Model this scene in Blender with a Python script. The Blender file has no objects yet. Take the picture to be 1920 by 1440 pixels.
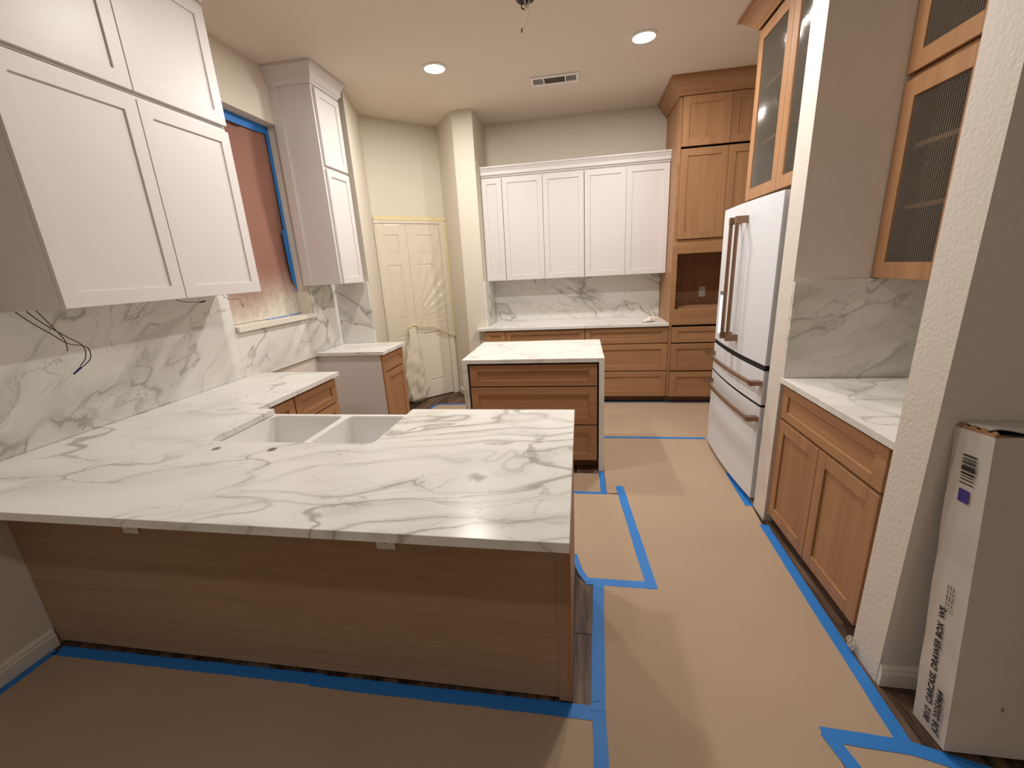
import bpy, bmesh, math, random
from mathutils import Vector, Matrix
random.seed(7)
S = bpy.context.scene
COL = S.collection
# ------------------------------------------------------------------ camera, world, exposure
P_YAW, P_PITCH, P_ROLL, F_PX = -0.171145, -0.274497, -0.054214, 781.13
cy, sy = math.cos(P_YAW), math.sin(P_YAW); cp, sp = math.cos(P_PITCH), math.sin(P_PITCH)
cr, sr = math.cos(P_ROLL), math.sin(P_ROLL)
fwd = Vector((sy*cp, cy*cp, sp)); rt0 = Vector((cy, -sy, 0)); up0 = rt0.cross(fwd)
rt = rt0*cr + up0*sr; up = up0*cr - rt0*sr
cam_d = bpy.data.cameras.new('camera'); cam = bpy.data.objects.new('camera', cam_d); COL.objects.link(cam)
cam.matrix_world = Matrix(((rt.x, up.x, -fwd.x, 0), (rt.y, up.y, -fwd.y, 0), (rt.z, up.z, -fwd.z, 1.585), (0, 0, 0, 1)))
cam_d.sensor_width = 36; cam_d.lens = F_PX/1920*36; cam_d.clip_start = 0.02
S.camera = cam
w = bpy.data.worlds.new('World'); S.world = w; w.use_nodes = True
w.node_tree.nodes['Background'].inputs[0].default_value = (0.9, 0.85, 0.8, 1)
w.node_tree.nodes['Background'].inputs[1].default_value = 0.02
S.view_settings.view_transform = 'Standard'; S.view_settings.look = 'None'
S.view_settings.gamma = 1.0; S.view_settings.use_curve_mapping = False
S.view_settings.exposure = 0.0
LAMP_COL = (1.0, 0.965, 0.92); LAMP_W = 22.0
CEIL = 3.175
LAMPS = [(-1.16, 3.83, 1.2), (0.478, 3.79, 1.2), (-1.13, 2.50, 0.88), (0.478, 2.50, 0.95), (-0.7, -0.58, 0.55), (1.5, -1.5, 0.15)]  # last entry is an added, unseen fill for the lower right floor

# ------------------------------------------------------------------ materials
def rgb(r, g, b):
    f = lambda c: (c/255/12.92 if c/255 <= 0.04045 else ((c/255+0.055)/1.055)**2.4)
    return (f(r), f(g), f(b), 1)
def newmat(name):
    m = bpy.data.materials.new(name); m.use_nodes = True
    nt = m.node_tree; return m, nt, nt.nodes['Principled BSDF']
def N(nt, t, **kw):
    n = nt.nodes.new(t)
    for k, v in kw.items():
        if hasattr(n, k): setattr(n, k, v)
        else: n.inputs[k.replace('_', ' ')].default_value = v
    return n
def L(nt, a, b): nt.links.new(a, b)
def plain(name, col, rough=0.5, metal=0.0, bump=0, bscale=100, var=0.0, spec=None):
    m, nt, p = newmat(name)
    p.inputs['Roughness'].default_value = rough; p.inputs['Metallic'].default_value = metal
    p.inputs['Base Color'].default_value = col
    if spec is not None: p.inputs['Specular IOR Level'].default_value = spec
    g = N(nt, 'ShaderNodeNewGeometry')
    if var:
        n = N(nt, 'ShaderNodeTexNoise', Scale=2.2, Detail=4.0); L(nt, g.outputs['Position'], n.inputs['Vector'])
        r = N(nt, 'ShaderNodeMapRange'); r.inputs[1].default_value = 0.3; r.inputs[2].default_value = 0.7
        r.inputs[3].default_value = 1-var; r.inputs[4].default_value = 1+var*0.4
        L(nt, n.outputs['Fac'], r.inputs[0])
        mx = N(nt, 'ShaderNodeVectorMath', operation='SCALE'); mx.inputs[0].default_value = col[:3]
        L(nt, r.outputs[0], mx.inputs['Scale']); L(nt, mx.outputs[0], p.inputs['Base Color'])
    if bump:
        n = N(nt, 'ShaderNodeTexNoise', Scale=float(bscale), Detail=3.0); L(nt, g.outputs['Position'], n.inputs['Vector'])
        b = N(nt, 'ShaderNodeBump', Strength=bump, Distance=0.004); L(nt, n.outputs['Fac'], b.inputs['Height'])
        L(nt, b.outputs[0], p.inputs['Normal'])
    return m
def wood(name, scale, c0, c1, rough=0.45, contrast=1.0):
    m, nt, p = newmat(name); p.inputs['Roughness'].default_value = rough
    p.inputs['Specular IOR Level'].default_value = 0.35
    g = N(nt, 'ShaderNodeNewGeometry'); oi = N(nt, 'ShaderNodeObjectInfo')
    ad = N(nt, 'ShaderNodeVectorMath', operation='ADD'); L(nt, g.outputs['Position'], ad.inputs[0])
    sc = N(nt, 'ShaderNodeMath', operation='MULTIPLY'); sc.inputs[1].default_value = 7.0
    L(nt, oi.outputs['Random'], sc.inputs[0]); L(nt, sc.outputs[0], ad.inputs[1])
    mp = N(nt, 'ShaderNodeMapping'); mp.inputs['Scale'].default_value = scale; L(nt, ad.outputs[0], mp.inputs['Vector'])
    n = N(nt, 'ShaderNodeTexNoise', Scale=1.0, Detail=6.0, Roughness=0.65, Distortion=0.4); L(nt, mp.outputs[0], n.inputs['Vector'])
    n2 = N(nt, 'ShaderNodeTexNoise', Scale=0.22, Detail=3.0, Distortion=1.0); L(nt, mp.outputs[0], n2.inputs['Vector'])
    a = N(nt, 'ShaderNodeMath', operation='ADD'); L(nt, n.outputs['Fac'], a.inputs[0]); L(nt, n2.outputs['Fac'], a.inputs[1])
    r = N(nt, 'ShaderNodeMapRange'); r.inputs[1].default_value = 1-0.22/contrast; r.inputs[2].default_value = 1+0.22/contrast
    L(nt, a.outputs[0], r.inputs[0])
    mx = N(nt, 'ShaderNodeMix', data_type='RGBA'); mx.inputs[6].default_value = c0; mx.inputs[7].default_value = c1
    L(nt, r.outputs[0], mx.inputs[0])
    h = N(nt, 'ShaderNodeHueSaturation'); L(nt, mx.outputs[2], h.inputs['Color'])
    rv = N(nt, 'ShaderNodeMapRange'); rv.inputs[3].default_value = 0.94; rv.inputs[4].default_value = 1.06
    L(nt, oi.outputs['Random'], rv.inputs[0]); L(nt, rv.outputs[0], h.inputs['Value'])
    L(nt, h.outputs[0], p.inputs['Base Color'])
    b = N(nt, 'ShaderNodeBump', Strength=0.08, Distance=0.002); L(nt, n.outputs['Fac'], b.inputs['Height']); L(nt, b.outputs[0], p.inputs['Normal'])
    return m
def marble(name, rot, scale, off=(0, 0, 0), big=1.0, fine=0.6, cloud=0.6, flow=0.0, flow_x=None):
    """white quartz: warped cell-edge veins (main and fine), a soft grey halo round them, and flowing parallel streaks"""
    m, nt, p = newmat(name)
    p.inputs['Roughness'].default_value = 0.24; p.inputs['Specular IOR Level'].default_value = 0.24
    g = N(nt, 'ShaderNodeNewGeometry')
    mp = N(nt, 'ShaderNodeMapping', vector_type='TEXTURE'); mp.inputs['Rotation'].default_value = rot
    mp.inputs['Scale'].default_value = scale; mp.inputs['Location'].default_value = off
    L(nt, g.outputs['Position'], mp.inputs['Vector'])
    def warp(src, sc, amp, det):
        wn = N(nt, 'ShaderNodeTexNoise', Scale=sc, Detail=det, Roughness=0.6); L(nt, src, wn.inputs['Vector'])
        ws = N(nt, 'ShaderNodeVectorMath', operation='SUBTRACT'); L(nt, wn.outputs['Color'], ws.inputs[0]); ws.inputs[1].default_value = (.5, .5, .5)
        wm = N(nt, 'ShaderNodeVectorMath', operation='SCALE'); L(nt, ws.outputs[0], wm.inputs[0]); wm.inputs['Scale'].default_value = amp
        wa = N(nt, 'ShaderNodeVectorMath', operation='ADD'); L(nt, src, wa.inputs[0]); L(nt, wm.outputs[0], wa.inputs[1]); return wa.outputs[0]
    w1 = warp(mp.outputs[0], 1.3, 1.5, 2.0); wa = warp(w1, 5.0, 0.26, 5.0)
    def noise(sc, seed, det=2.0, lo=.4, hi=.6, a=0.0, b=1.0, src=None):
        o = N(nt, 'ShaderNodeVectorMath', operation='ADD'); o.inputs[1].default_value = (seed, -seed, seed*.3); L(nt, src or w1, o.inputs[0])
        n = N(nt, 'ShaderNodeTexNoise', Scale=sc, Detail=det); L(nt, o.outputs[0], n.inputs['Vector'])
        r = N(nt, 'ShaderNodeMapRange'); r.inputs[1].default_value = lo; r.inputs[2].default_value = hi; r.inputs[3].default_value = a; r.inputs[4].default_value = b
        L(nt, n.outputs['Fac'], r.inputs[0]); return r.outputs[0]
    def mul(a, b):
        x = N(nt, 'ShaderNodeMath', operation='MULTIPLY'); L(nt, a, x.inputs[0])
        if isinstance(b, float): x.inputs[1].default_value = b
        else: L(nt, b, x.inputs[1])
        return x.outputs[0]
    def edge(sc, seed):
        o = N(nt, 'ShaderNodeVectorMath', operation='ADD'); o.inputs[1].default_value = (seed, seed*1.7, -seed); L(nt, wa, o.inputs[0])
        v = N(nt, 'ShaderNodeTexVoronoi', feature='DISTANCE_TO_EDGE', Scale=sc); L(nt, o.outputs[0], v.inputs['Vector']); return v.outputs['Distance']
    def line(d, width):
        r = N(nt, 'ShaderNodeMapRange', interpolation_type='SMOOTHSTEP'); r.inputs[1].default_value = 0
        if isinstance(width, float): r.inputs[2].default_value = width
        else: L(nt, width, r.inputs[2])
        r.inputs[3].default_value = 1; r.inputs[4].default_value = 0; L(nt, d, r.inputs[0]); return r.outputs[0]
    col = N(nt, 'ShaderNodeRGB'); col.outputs[0].default_value = rgb(230, 227, 220); cur = col.outputs[0]
    def over(cur, fac, c):
        x = N(nt, 'ShaderNodeMix', data_type='RGBA'); L(nt, fac, x.inputs[0]); L(nt, cur, x.inputs[6]); x.inputs[7].default_value = c; return x.outputs[2]
    e1 = edge(1.0, 0.0); e2 = edge(2.6, 5.0)
    cur = over(cur, mul(mul(line(e1, noise(1.5, 4.0, a=0.05, b=0.30)), noise(1.0, 3.1, lo=.42, hi=.62)), 0.62*cloud), rgb(176, 173, 160))
    cur = over(cur, mul(noise(2.2, 11.0, det=6.0, lo=.52, hi=.78, src=wa), 0.35*cloud), rgb(178, 174, 162))
    cur = over(cur, mul(mul(line(e2, 0.030), noise(1.2, 1.0, lo=.47, hi=.60)), 0.5*fine), rgb(140, 132, 114))
    cur = over(cur, mul(mul(line(e1, noise(2.5, 7.0, a=0.010, b=0.040)), noise(1.3, 8.0, lo=.40, hi=.52, a=0.15)), 0.62*big), rgb(132, 125, 108))
    if flow:
        wv = N(nt, 'ShaderNodeTexWave', wave_type='BANDS', bands_direction='Y', wave_profile='SIN'); wv.inputs['Scale'].default_value = 1.5
        wv.inputs['Distortion'].default_value = 7.5; wv.inputs['Detail'].default_value = 4.0; wv.inputs['Detail Scale'].default_value = 0.8; wv.inputs['Detail Roughness'].default_value = 0.62
        L(nt, w1, wv.inputs['Vector'])
        fm = noise(0.9, 14.0, lo=.38, hi=.56)
        if flow_x:
            sx = N(nt, 'ShaderNodeSeparateXYZ'); L(nt, g.outputs['Position'], sx.inputs[0])
            rx = N(nt, 'ShaderNodeMapRange', interpolation_type='SMOOTHSTEP'); rx.inputs[1].default_value = flow_x[0]; rx.inputs[2].default_value = flow_x[1]; L(nt, sx.outputs[0], rx.inputs[0])
            fm = mul(rx.outputs[0], noise(0.9, 14.0, lo=.36, hi=.5, a=0.35))
        b = N(nt, 'ShaderNodeMapRange', interpolation_type='SMOOTHSTEP'); b.inputs[1].default_value = 0.35; b.inputs[2].default_value = 1.0; L(nt, wv.outputs['Fac'], b.inputs[0])
        cur = over(cur, mul(mul(b.outputs[0], fm), 0.42*flow), rgb(184, 182, 168))
        t = N(nt, 'ShaderNodeMapRange', interpolation_type='SMOOTHSTEP'); t.inputs[1].default_value = 0.965; t.inputs[2].default_value = 1.0; L(nt, wv.outputs['Fac'], t.inputs[0])
        cur = over(cur, mul(mul(t.outputs[0], fm), 0.55*flow), rgb(140, 132, 112))
    L(nt, cur, p.inputs['Base Color'])
    return m
WC0, WC1 = rgb(158, 115, 79), rgb(173, 130, 93)
M = dict(
    wall=plain('wall_paint', rgb(218, 209, 193), 0.75, bump=0.05, bscale=140, var=0.02),
    wall_tex=plain('wall_orange_peel', rgb(222, 213, 202), 0.7, bump=0.55, bscale=75, var=0.02),
    wall_left=plain('wall_left_paint', rgb(224, 214, 198), 0.75, bump=0.05, bscale=140),
    ceiling=plain('ceiling_paint', rgb(226, 214, 201), 0.85, bump=0.1, bscale=120),
    white=plain('white_lacquer', rgb(219, 213, 210), 0.40, var=0.01),
    trim=plain('white_trim_paint', rgb(232, 224, 210), 0.4),
    doorpaint=plain('door_paint', rgb(232, 222, 204), 0.45),
    wood_v=wood('oak_vertical_grain', (55, 55, 2.2), WC0, WC1),
    wood_h=wood('oak_horizontal_grain', (2.2, 2.2, 55), WC0, WC1),
    wood_pan=wood('oak_back_panel', (2.0, 2.0, 150), rgb(160, 130, 102), rgb(170, 141, 113)),
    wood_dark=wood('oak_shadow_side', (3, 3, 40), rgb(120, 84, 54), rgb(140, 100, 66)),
    plank=wood('dark_plank', (38, 2.6, 30), rgb(46, 32, 24), rgb(118, 92, 74), 0.5, 1.3),
    subfloor=plain('subfloor_dark', rgb(40, 30, 24), 0.8),
    black=plain('black_rubber', rgb(14, 14, 14), 0.6),
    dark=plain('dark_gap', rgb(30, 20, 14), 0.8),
    paper=plain('brown_floor_paper', rgb(180, 154, 128), 0.8, bump=0.06, bscale=30, var=0.06),
    tape=plain('blue_masking_tape', rgb(38, 124, 204), 0.55, var=0.06),
    ytape=plain('yellow_masking_tape', rgb(222, 208, 158), 0.6),
    fridge=plain('matte_white_enamel', rgb(226, 228, 232), 0.38),
    fgrey=plain('grey_side_steel', rgb(120, 122, 124), 0.45, 0.3),
    bronze=plain('brushed_bronze', rgb(146, 116, 94), 0.32, 0.85, bump=0.02, bscale=400),
    ceramic=plain('white_fireclay', rgb(238, 236, 232), 0.14),
    drain=plain('drain_steel', rgb(150, 150, 150), 0.25, 1.0),
    plastic=plain('white_plastic', rgb(236, 234, 230), 0.35),
    slot=plain('outlet_slot', rgb(30, 28, 26), 0.6),
    card=plain('white_cardboard', rgb(204, 196, 186), 0.75, bump=0.12, bscale=26, var=0.04),
    cardin=plain('brown_cardboard', rgb(150, 112, 78), 0.85),
    ink=plain('black_ink', rgb(34, 30, 30), 0.7),
    violet=plain('violet_print', rgb(62, 46, 132), 0.6),
    wire=plain('brown_wire', rgb(60, 38, 26), 0.5),
    wirey=plain('tan_wire', rgb(190, 170, 120), 0.5),
    wireb=plain('blue_connector', rgb(30, 36, 90), 0.5),
    copper=plain('dull_copper', rgb(150, 92, 70), 0.4, 0.6),
    rag=plain('white_scrap', rgb(240, 230, 220), 0.8),
    ghostw=plain('grey_grille', rgb(96, 88, 80), 0.6),
    marble_top=marble('marble_peninsula', (0, 0, math.radians(14)), (1.25, 0.55, 0.8), (0.35, 0.15, 0), 1.0, 0.8, 0.7, 1.0, (-1.5, -0.5)),
    marble_spl=marble('marble_backsplash', (math.radians(36), 0, 0), (0.6, 0.90, 0.38), (0, 0.4, 0.2), 0.85, 0.8, 0.75, 0.0),
    marble_back=marble('marble_back_splash', (0, math.radians(28), 0), (0.95, 0.6, 0.42), (0.7, 0, .5), 0.9, 0.7, 1.0),
    marble_isl=marble('marble_island', (0, 0, math.radians(20)), (1.2, 0.6, 0.7), (2.1, .3, 0), 0.55, 0.3, 0.5),
    marble_rt=marble('marble_coffee_bar', (0, math.radians(-28), math.radians(10)), (0.9, 0.6, 0.36), (1.4, .2, .7), 0.8, 0.6, 1.0),
)
def emis(name, col, strength):
    m, nt, p = newmat(name); p.inputs['Base Color'].default_value = col
    p.inputs['Emission Color'].default_value = col; p.inputs['Emission Strength'].default_value = strength; return m
M['lens'] = emis('lamp_lens', (1, 0.93, 0.84, 1), 14.0)
M['display'] = emis('lit_dispenser', (0.62, 0.78, 1, 1), 0.9)
def glassmat():
    m, nt, p = newmat('reeded_glass')
    p.inputs['Base Color'].default_value = rgb(150, 146, 138); p.inputs['Roughness'].default_value = 0.12
    tr = N(nt, 'ShaderNodeBsdfTransparent'); tr.inputs[0].default_value = (0.72, 0.72, 0.70, 1)
    lw = N(nt, 'ShaderNodeLayerWeight', Blend=0.45)
    r = N(nt, 'ShaderNodeMapRange'); r.inputs[3].default_value = 0.22; r.inputs[4].default_value = 0.95; L(nt, lw.outputs['Facing'], r.inputs[0])
    gl = N(nt, 'ShaderNodeBsdfGlossy'); gl.inputs['Roughness'].default_value = 0.08; gl.inputs[0].default_value = (0.55, 0.55, 0.54, 1)
    df = N(nt, 'ShaderNodeBsdfDiffuse'); df.inputs[0].default_value = rgb(158, 151, 138)
    m1 = N(nt, 'ShaderNodeMixShader'); m1.inputs[0].default_value = 0.45; L(nt, gl.outputs[0], m1.inputs[1]); L(nt, df.outputs[0], m1.inputs[2])
    m2 = N(nt, 'ShaderNodeMixShader'); L(nt, r.outputs[0], m2.inputs[0]); L(nt, tr.outputs[0], m2.inputs[1]); L(nt, m1.outputs[0], m2.inputs[2])
    L(nt, m2.outputs[0], nt.nodes['Material Output'].inputs['Surface']); return m
M['glass'] = glassmat()
def filmmat(name='plastic_film', op=0.35):
    m, nt, p = newmat(name); p.inputs['Base Color'].default_value = rgb(238, 228, 208); p.inputs['Roughness'].default_value = 0.16
    p.inputs['Specular IOR Level'].default_value = 0.6
    tr = N(nt, 'ShaderNodeBsdfTransparent'); mx = N(nt, 'ShaderNodeMixShader'); mx.inputs[0].default_value = op
    L(nt, tr.outputs[0], mx.inputs[1]); L(nt, p.outputs[0], mx.inputs[2]); L(nt, mx.outputs[0], nt.nodes['Material Output'].inputs['Surface'])
    return m
M['film'] = filmmat(); M['film_bunch'] = filmmat('plastic_film_bunch', 0.68)
def rosin():
    m, nt, p = newmat('rosin_paper'); p.inputs['Roughness'].default_value = 0.8
    g = N(nt, 'ShaderNodeNewGeometry'); sx = N(nt, 'ShaderNodeSeparateXYZ'); L(nt, g.outputs['Position'], sx.inputs[0])
    n = N(nt, 'ShaderNodeTexNoise', Scale=3.5, Detail=4.0); L(nt, g.outputs['Position'], n.inputs['Vector'])
    n3 = N(nt, 'ShaderNodeTexNoise', Scale=26.0, Detail=5.0); L(nt, g.outputs['Position'], n3.inputs['Vector'])
    # white overspray: strongest near the sill and the right jamb's foot
    hz = N(nt, 'ShaderNodeMapRange'); hz.inputs[1].default_value = 1.27; hz.inputs[2].default_value = 1.72; hz.inputs[3].default_value = 1.0; hz.inputs[4].default_value = 0.0
    L(nt, sx.outputs[2], hz.inputs[0])
    hy = N(nt, 'ShaderNodeMapRange'); hy.inputs[1].default_value = 2.9; hy.inputs[2].default_value = 3.5; hy.inputs[3].default_value = 0.75; hy.inputs[4].default_value = 1.7
    L(nt, sx.outputs[1], hy.inputs[0])
    a = N(nt, 'ShaderNodeMath', operation='MULTIPLY'); L(nt, hz.outputs[0], a.inputs[0]); L(nt, hy.outputs[0], a.inputs[1])
    nn = N(nt, 'ShaderNodeMath', operation='MULTIPLY_ADD'); L(nt, n.outputs['Fac'], nn.inputs[0]); nn.inputs[1].default_value = 1.0; nn.inputs[2].default_value = -0.5
    b = N(nt, 'ShaderNodeMath', operation='ADD'); L(nt, a.outputs[0], b.inputs[0]); L(nt, nn.outputs[0], b.inputs[1]); b.use_clamp = True
    c = N(nt, 'ShaderNodeMath', operation='MULTIPLY'); L(nt, b.outputs[0], c.inputs[0]); L(nt, hz.outputs[0], c.inputs[1]); c.use_clamp = True
    g2 = N(nt, 'ShaderNodeMath', operation='MULTIPLY_ADD'); L(nt, n3.outputs['Fac'], g2.inputs[0]); g2.inputs[1].default_value = 1.2; g2.inputs[2].default_value = 0.5
    d = N(nt, 'ShaderNodeMath', operation='MULTIPLY'); L(nt, c.outputs[0], d.inputs[0]); L(nt, g2.outputs[0], d.inputs[1]); d.use_clamp = True
    mx = N(nt, 'ShaderNodeMix', data_type='RGBA'); mx.inputs[6].default_value = rgb(150, 106, 90); mx.inputs[7].default_value = rgb(222, 214, 200)
    L(nt, d.outputs[0], mx.inputs[0]); L(nt, mx.outputs[2], p.inputs['Base Color']); return m
M['rosin'] = rosin()

# ------------------------------------------------------------------ helpers
def bx(bm, x0, x1, y0, y1, z0, z1):
    x0, x1 = sorted((x0, x1)); y0, y1 = sorted((y0, y1)); z0, z1 = sorted((z0, z1))
    v = [bm.verts.new(c) for c in ((x0,y0,z0),(x1,y0,z0),(x1,y1,z0),(x0,y1,z0),(x0,y0,z1),(x1,y0,z1),(x1,y1,z1),(x0,y1,z1))]
    for f in ((0,3,2,1),(4,5,6,7),(0,1,5,4),(1,2,6,5),(2,3,7,6),(3,0,4,7)): bm.faces.new([v[i] for i in f])
def prism(bm, pts, z0, z1):
    a = [bm.verts.new((x, y, z0)) for x, y in pts]; b = [bm.verts.new((x, y, z1)) for x, y in pts]; n = len(pts)
    bm.faces.new(a[::-1]); bm.faces.new(b)
    for i in range(n): bm.faces.new((a[i], a[(i+1) % n], b[(i+1) % n], b[i]))
def tube(bm, pts, r, seg=8, cap=True):
    pts = [Vector(p) for p in pts]; rings = []
    for i, p in enumerate(pts):
        t = (pts[min(i+1, len(pts)-1)] - pts[max(i-1, 0)]).normalized()
        a = t.cross(Vector((0.13, 0.31, 0.94)));
        if a.length < 1e-3: a = t.cross(Vector((1, 0, 0)))
        a.normalize(); b = t.cross(a); rr = r[i] if isinstance(r, (list, tuple)) else r
        rings.append([bm.verts.new(p + (a*math.cos(2*math.pi*k/seg) + b*math.sin(2*math.pi*k/seg))*rr) for k in range(seg)])
    for q, s_ in zip(rings, rings[1:]):
        for k in range(seg): bm.faces.new((q[k], q[(k+1) % seg], s_[(k+1) % seg], s_[k]))
    if cap: bm.faces.new(rings[0][::-1]); bm.faces.new(rings[-1])
def smooth_path(pts, n=6):
    P = [Vector(p) for p in pts]; out = []
    for i in range(len(P)-1):
        p0, p1, p2, p3 = P[max(i-1,0)], P[i], P[i+1], P[min(i+2, len(P)-1)]
        for k in range(n):
            t = k/n; out.append(0.5*((2*p1)+(p2-p0)*t+(2*p0-5*p1+4*p2-p3)*t*t+(3*p1-p0-3*p2+p3)*t**3))
    out.append(P[-1]); return out
def new(): return bmesh.new()
def setlab(o, label=None, cat=None, group=None, kind=None):
    if label: o['label'] = label
    if cat: o['category'] = cat
    if group: o['group'] = group
    if kind: o['kind'] = kind
    return o
def obj(name, bm, mat, parent=None, bevel=0, smooth=False, label=None):
    bmesh.ops.recalc_face_normals(bm, faces=bm.faces)
    if bevel: bmesh.ops.bevel(bm, geom=bm.edges[:], offset=bevel, segments=1, affect='EDGES', clamp_overlap=True)
    co = [v.co for v in bm.verts]
    c = Vector([(min(q[i] for q in co)+max(q[i] for q in co))/2 for i in range(3)])
    c.z = min(q.z for q in co)
    for v in bm.verts: v.co -= c
    me = bpy.data.meshes.new(name); bm.to_mesh(me); bm.free()
    if isinstance(mat, str): mat = M[mat]
    me.materials.append(mat)
    if smooth:
        for p in me.polygons: p.use_smooth = True
    o = bpy.data.objects.new(name, me); COL.objects.link(o)
    o['wp'] = list(c)
    if parent is not None:
        o.parent = parent; o.location = c - Vector(parent['wp'])
    else: o.location = c
    if label: o['label'] = label
    return o
def single(name, bm, mat, label, cat, group=None, kind=None, **kw):
    return setlab(obj(name, bm, mat, None, **kw), label, cat, group, kind)
def struct(name, bm, mat, parent=None, **kw):
    o = obj(name, bm, mat, parent, **kw)
    if parent is None: o['kind'] = 'structure'
    return o
def thing(name, label, cat, loc, group=None):
    o = bpy.data.objects.new(name, None); COL.objects.link(o); o.location = loc; o['wp'] = list(loc); o.empty_display_size = 0.1
    return setlab(o, label, cat, group)
def boxo(name, b, mat, parent=None, bevel=0.0, **kw):
    bm = new(); bx(bm, *b); return obj(name, bm, mat, parent, bevel=bevel, **kw)
# a frame of reference for cabinet fronts: horizontal run u, outward normal n, vertical z
class Front:
    def __init__(s, axis, face, sign): s.a, s.f, s.s = axis, face, sign   # axis 'x' or 'y' is the run; face = coordinate of the carcass front; sign = outward
    def box(s, bm, u0, u1, d0, d1, z0, z1):
        a, b = s.f + s.s*d0, s.f + s.s*d1
        if s.a == 'x': bx(bm, u0, u1, a, b, z0, z1)
        else: bx(bm, a, b, u0, u1, z0, z1)
def shaker(fr, name, u0, u1, z0, z1, mats, parent, rail=0.065, stile=0.065, th=0.02, glass=False, label=None):
    wm, pm = mats
    bm = new()
    if wm == 'white':       # painted frame: one seamless ring
        def ring(a, b, c, d, dd): return [bm.verts.new((u, fr.f+fr.s*dd, z) if fr.a == 'x' else (fr.f+fr.s*dd, u, z)) for u, z in ((a, c), (b, c), (b, d), (a, d))]
        of, inf = ring(u0, u1, z0, z1, th), ring(u0+stile, u1-stile, z0+rail, z1-rail, th)
        ob, inb = ring(u0, u1, z0, z1, 0.001), ring(u0+stile, u1-stile, z0+rail, z1-rail, 0.001)
        for k in range(4):
            q = (k+1) % 4
            bm.faces.new((of[k], of[q], inf[q], inf[k])); bm.faces.new((ob[k], ob[q], inb[q], inb[k]))
            bm.faces.new((of[k], of[q], ob[q], ob[k])); bm.faces.new((inf[k], inf[q], inb[q], inb[k]))
    else:
        fr.box(bm, u0, u0+stile, 0.001, th, z0, z1); fr.box(bm, u1-stile, u1, 0.001, th, z0, z1)
        fr.box(bm, u0+stile, u1-stile, 0.001, th, z0, z0+rail); fr.box(bm, u0+stile, u1-stile, 0.001, th, z1-rail, z1)
    # tiny bevel strips around the recess come from the bevel
    d = obj(name, bm, wm, parent, bevel=0.0012, label=label)
    if not glass:
        bm = new(); fr.box(bm, u0+stile-0.004, u1-stile+0.004, 0.003, th-0.009, z0+rail-0.004, z1-rail+0.004)
        obj('panel', bm, pm, d)
    return d
def reed_pane(fr, u0, u1, z0, z1, parent, pitch=0.0115, d=0.007):
    bm = new(); n = int((u1-u0)/pitch); seg = 8; fv = []; N_ = n*seg
    for i in range(N_+1):
        u = u0+(u1-u0)*i/N_; ph = (i % seg)/seg; h = math.sin(math.pi*ph)*0.0048 + d
        def P(dd, z): return (u, fr.f+fr.s*dd, z) if fr.a == 'x' else (fr.f+fr.s*dd, u, z)
        fv.append((bm.verts.new(P(h, z0)), bm.verts.new(P(h, z1))))
    for a, b in zip(fv, fv[1:]): bm.faces.new((a[0], b[0], b[1], a[1]))
    return obj('glass_pane', bm, 'glass', parent, smooth=False)
def sweep(bm, path, prof, closed=False):
    """open polyline path (plan points, outward side on its right) with profile (offset, z); mitred corners"""
    n = len(path); norms = []
    for i in range(n-1):
        d = Vector((path[i+1][0]-path[i][0], path[i+1][1]-path[i][1])).normalized(); norms.append(Vector((d.y, -d.x)))
    rows = []
    for i in range(n):
        if i == 0: m = norms[0]
        elif i == n-1: m = norms[-1]
        else:
            m = (norms[i-1]+norms[i]); m = m/ (m.length_squared/2) if m.length > 1e-6 else norms[i]
        rows.append([bm.verts.new((path[i][0]+m.x*o, path[i][1]+m.y*o, z)) for o, z in prof])
    k = len(prof)
    for a, b in zip(rows, rows[1:]):
        for j in range(k): bm.faces.new((a[j], a[(j+1) % k], b[(j+1) % k], b[j]))
    bm.faces.new(rows[0]); bm.faces.new(rows[-1][::-1])
def crown_prof(z0, z1, p):
    h = z1-z0
    return [(0.0, z0), (0.012, z0), (0.014, z0+0.1*h), (0.03*1, z0+0.2*h), (p*0.55, z0+0.5*h), (p*0.85, z0+0.82*h), (p, z0+0.86*h), (p, z1), (0.0, z1)]
def text_mesh(name, body, size, mat, parent, mtx, ext=0.0002, bold=False):
    cu = bpy.data.curves.new(name, 'FONT'); cu.body = body; cu.size = size; cu.extrude = ext
    if bold: cu.offset = size*0.022
    t = bpy.data.objects.new(name+'_tmp', cu); COL.objects.link(t)
    dg = bpy.context.evaluated_depsgraph_get(); me = bpy.data.meshes.new_from_object(t.evaluated_get(dg))
    bpy.data.objects.remove(t); me.materials.clear(); me.materials.append(M[mat])
    o = bpy.data.objects.new(name, me); COL.objects.link(o); o.parent = parent; o.matrix_local = mtx
    return o

# ------------------------------------------------------------------ the room
XL = -2.42
def wallbox(name, b, mat='wall'): bm = new(); bx(bm, *b); return struct(name, bm, mat)
bm = new(); bx(bm, -2.7, 3.2, -2.8, 5.6, CEIL, CEIL+0.1); struct('ceiling', bm, 'ceiling')
# left wall with the window opening
WY0, WY1, WZ0, WZ1 = 2.60, 3.49, 1.272, 2.78
bm = new()
bx(bm, XL-0.2, XL, -2.8, WY0, -0.03, CEIL); bx(bm, XL-0.2, XL, WY1, 4.7, -0.03, CEIL)
bx(bm, XL-0.2, XL, WY0, WY1, -0.03, WZ0-0.035); bx(bm, XL-0.2, XL, WY0, WY1, WZ1, CEIL)
struct('wall_left', bm, 'wall_left')
bm = new(); prism(bm, [(XL, 3.93), (-2.045, 3.93), (-2.25, 4.60), (-2.42, 4.9), (-2.6, 4.9), (-2.6, 3.93)], -0.03, CEIL); struct('wall_pantry_left', bm, 'wall')
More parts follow.
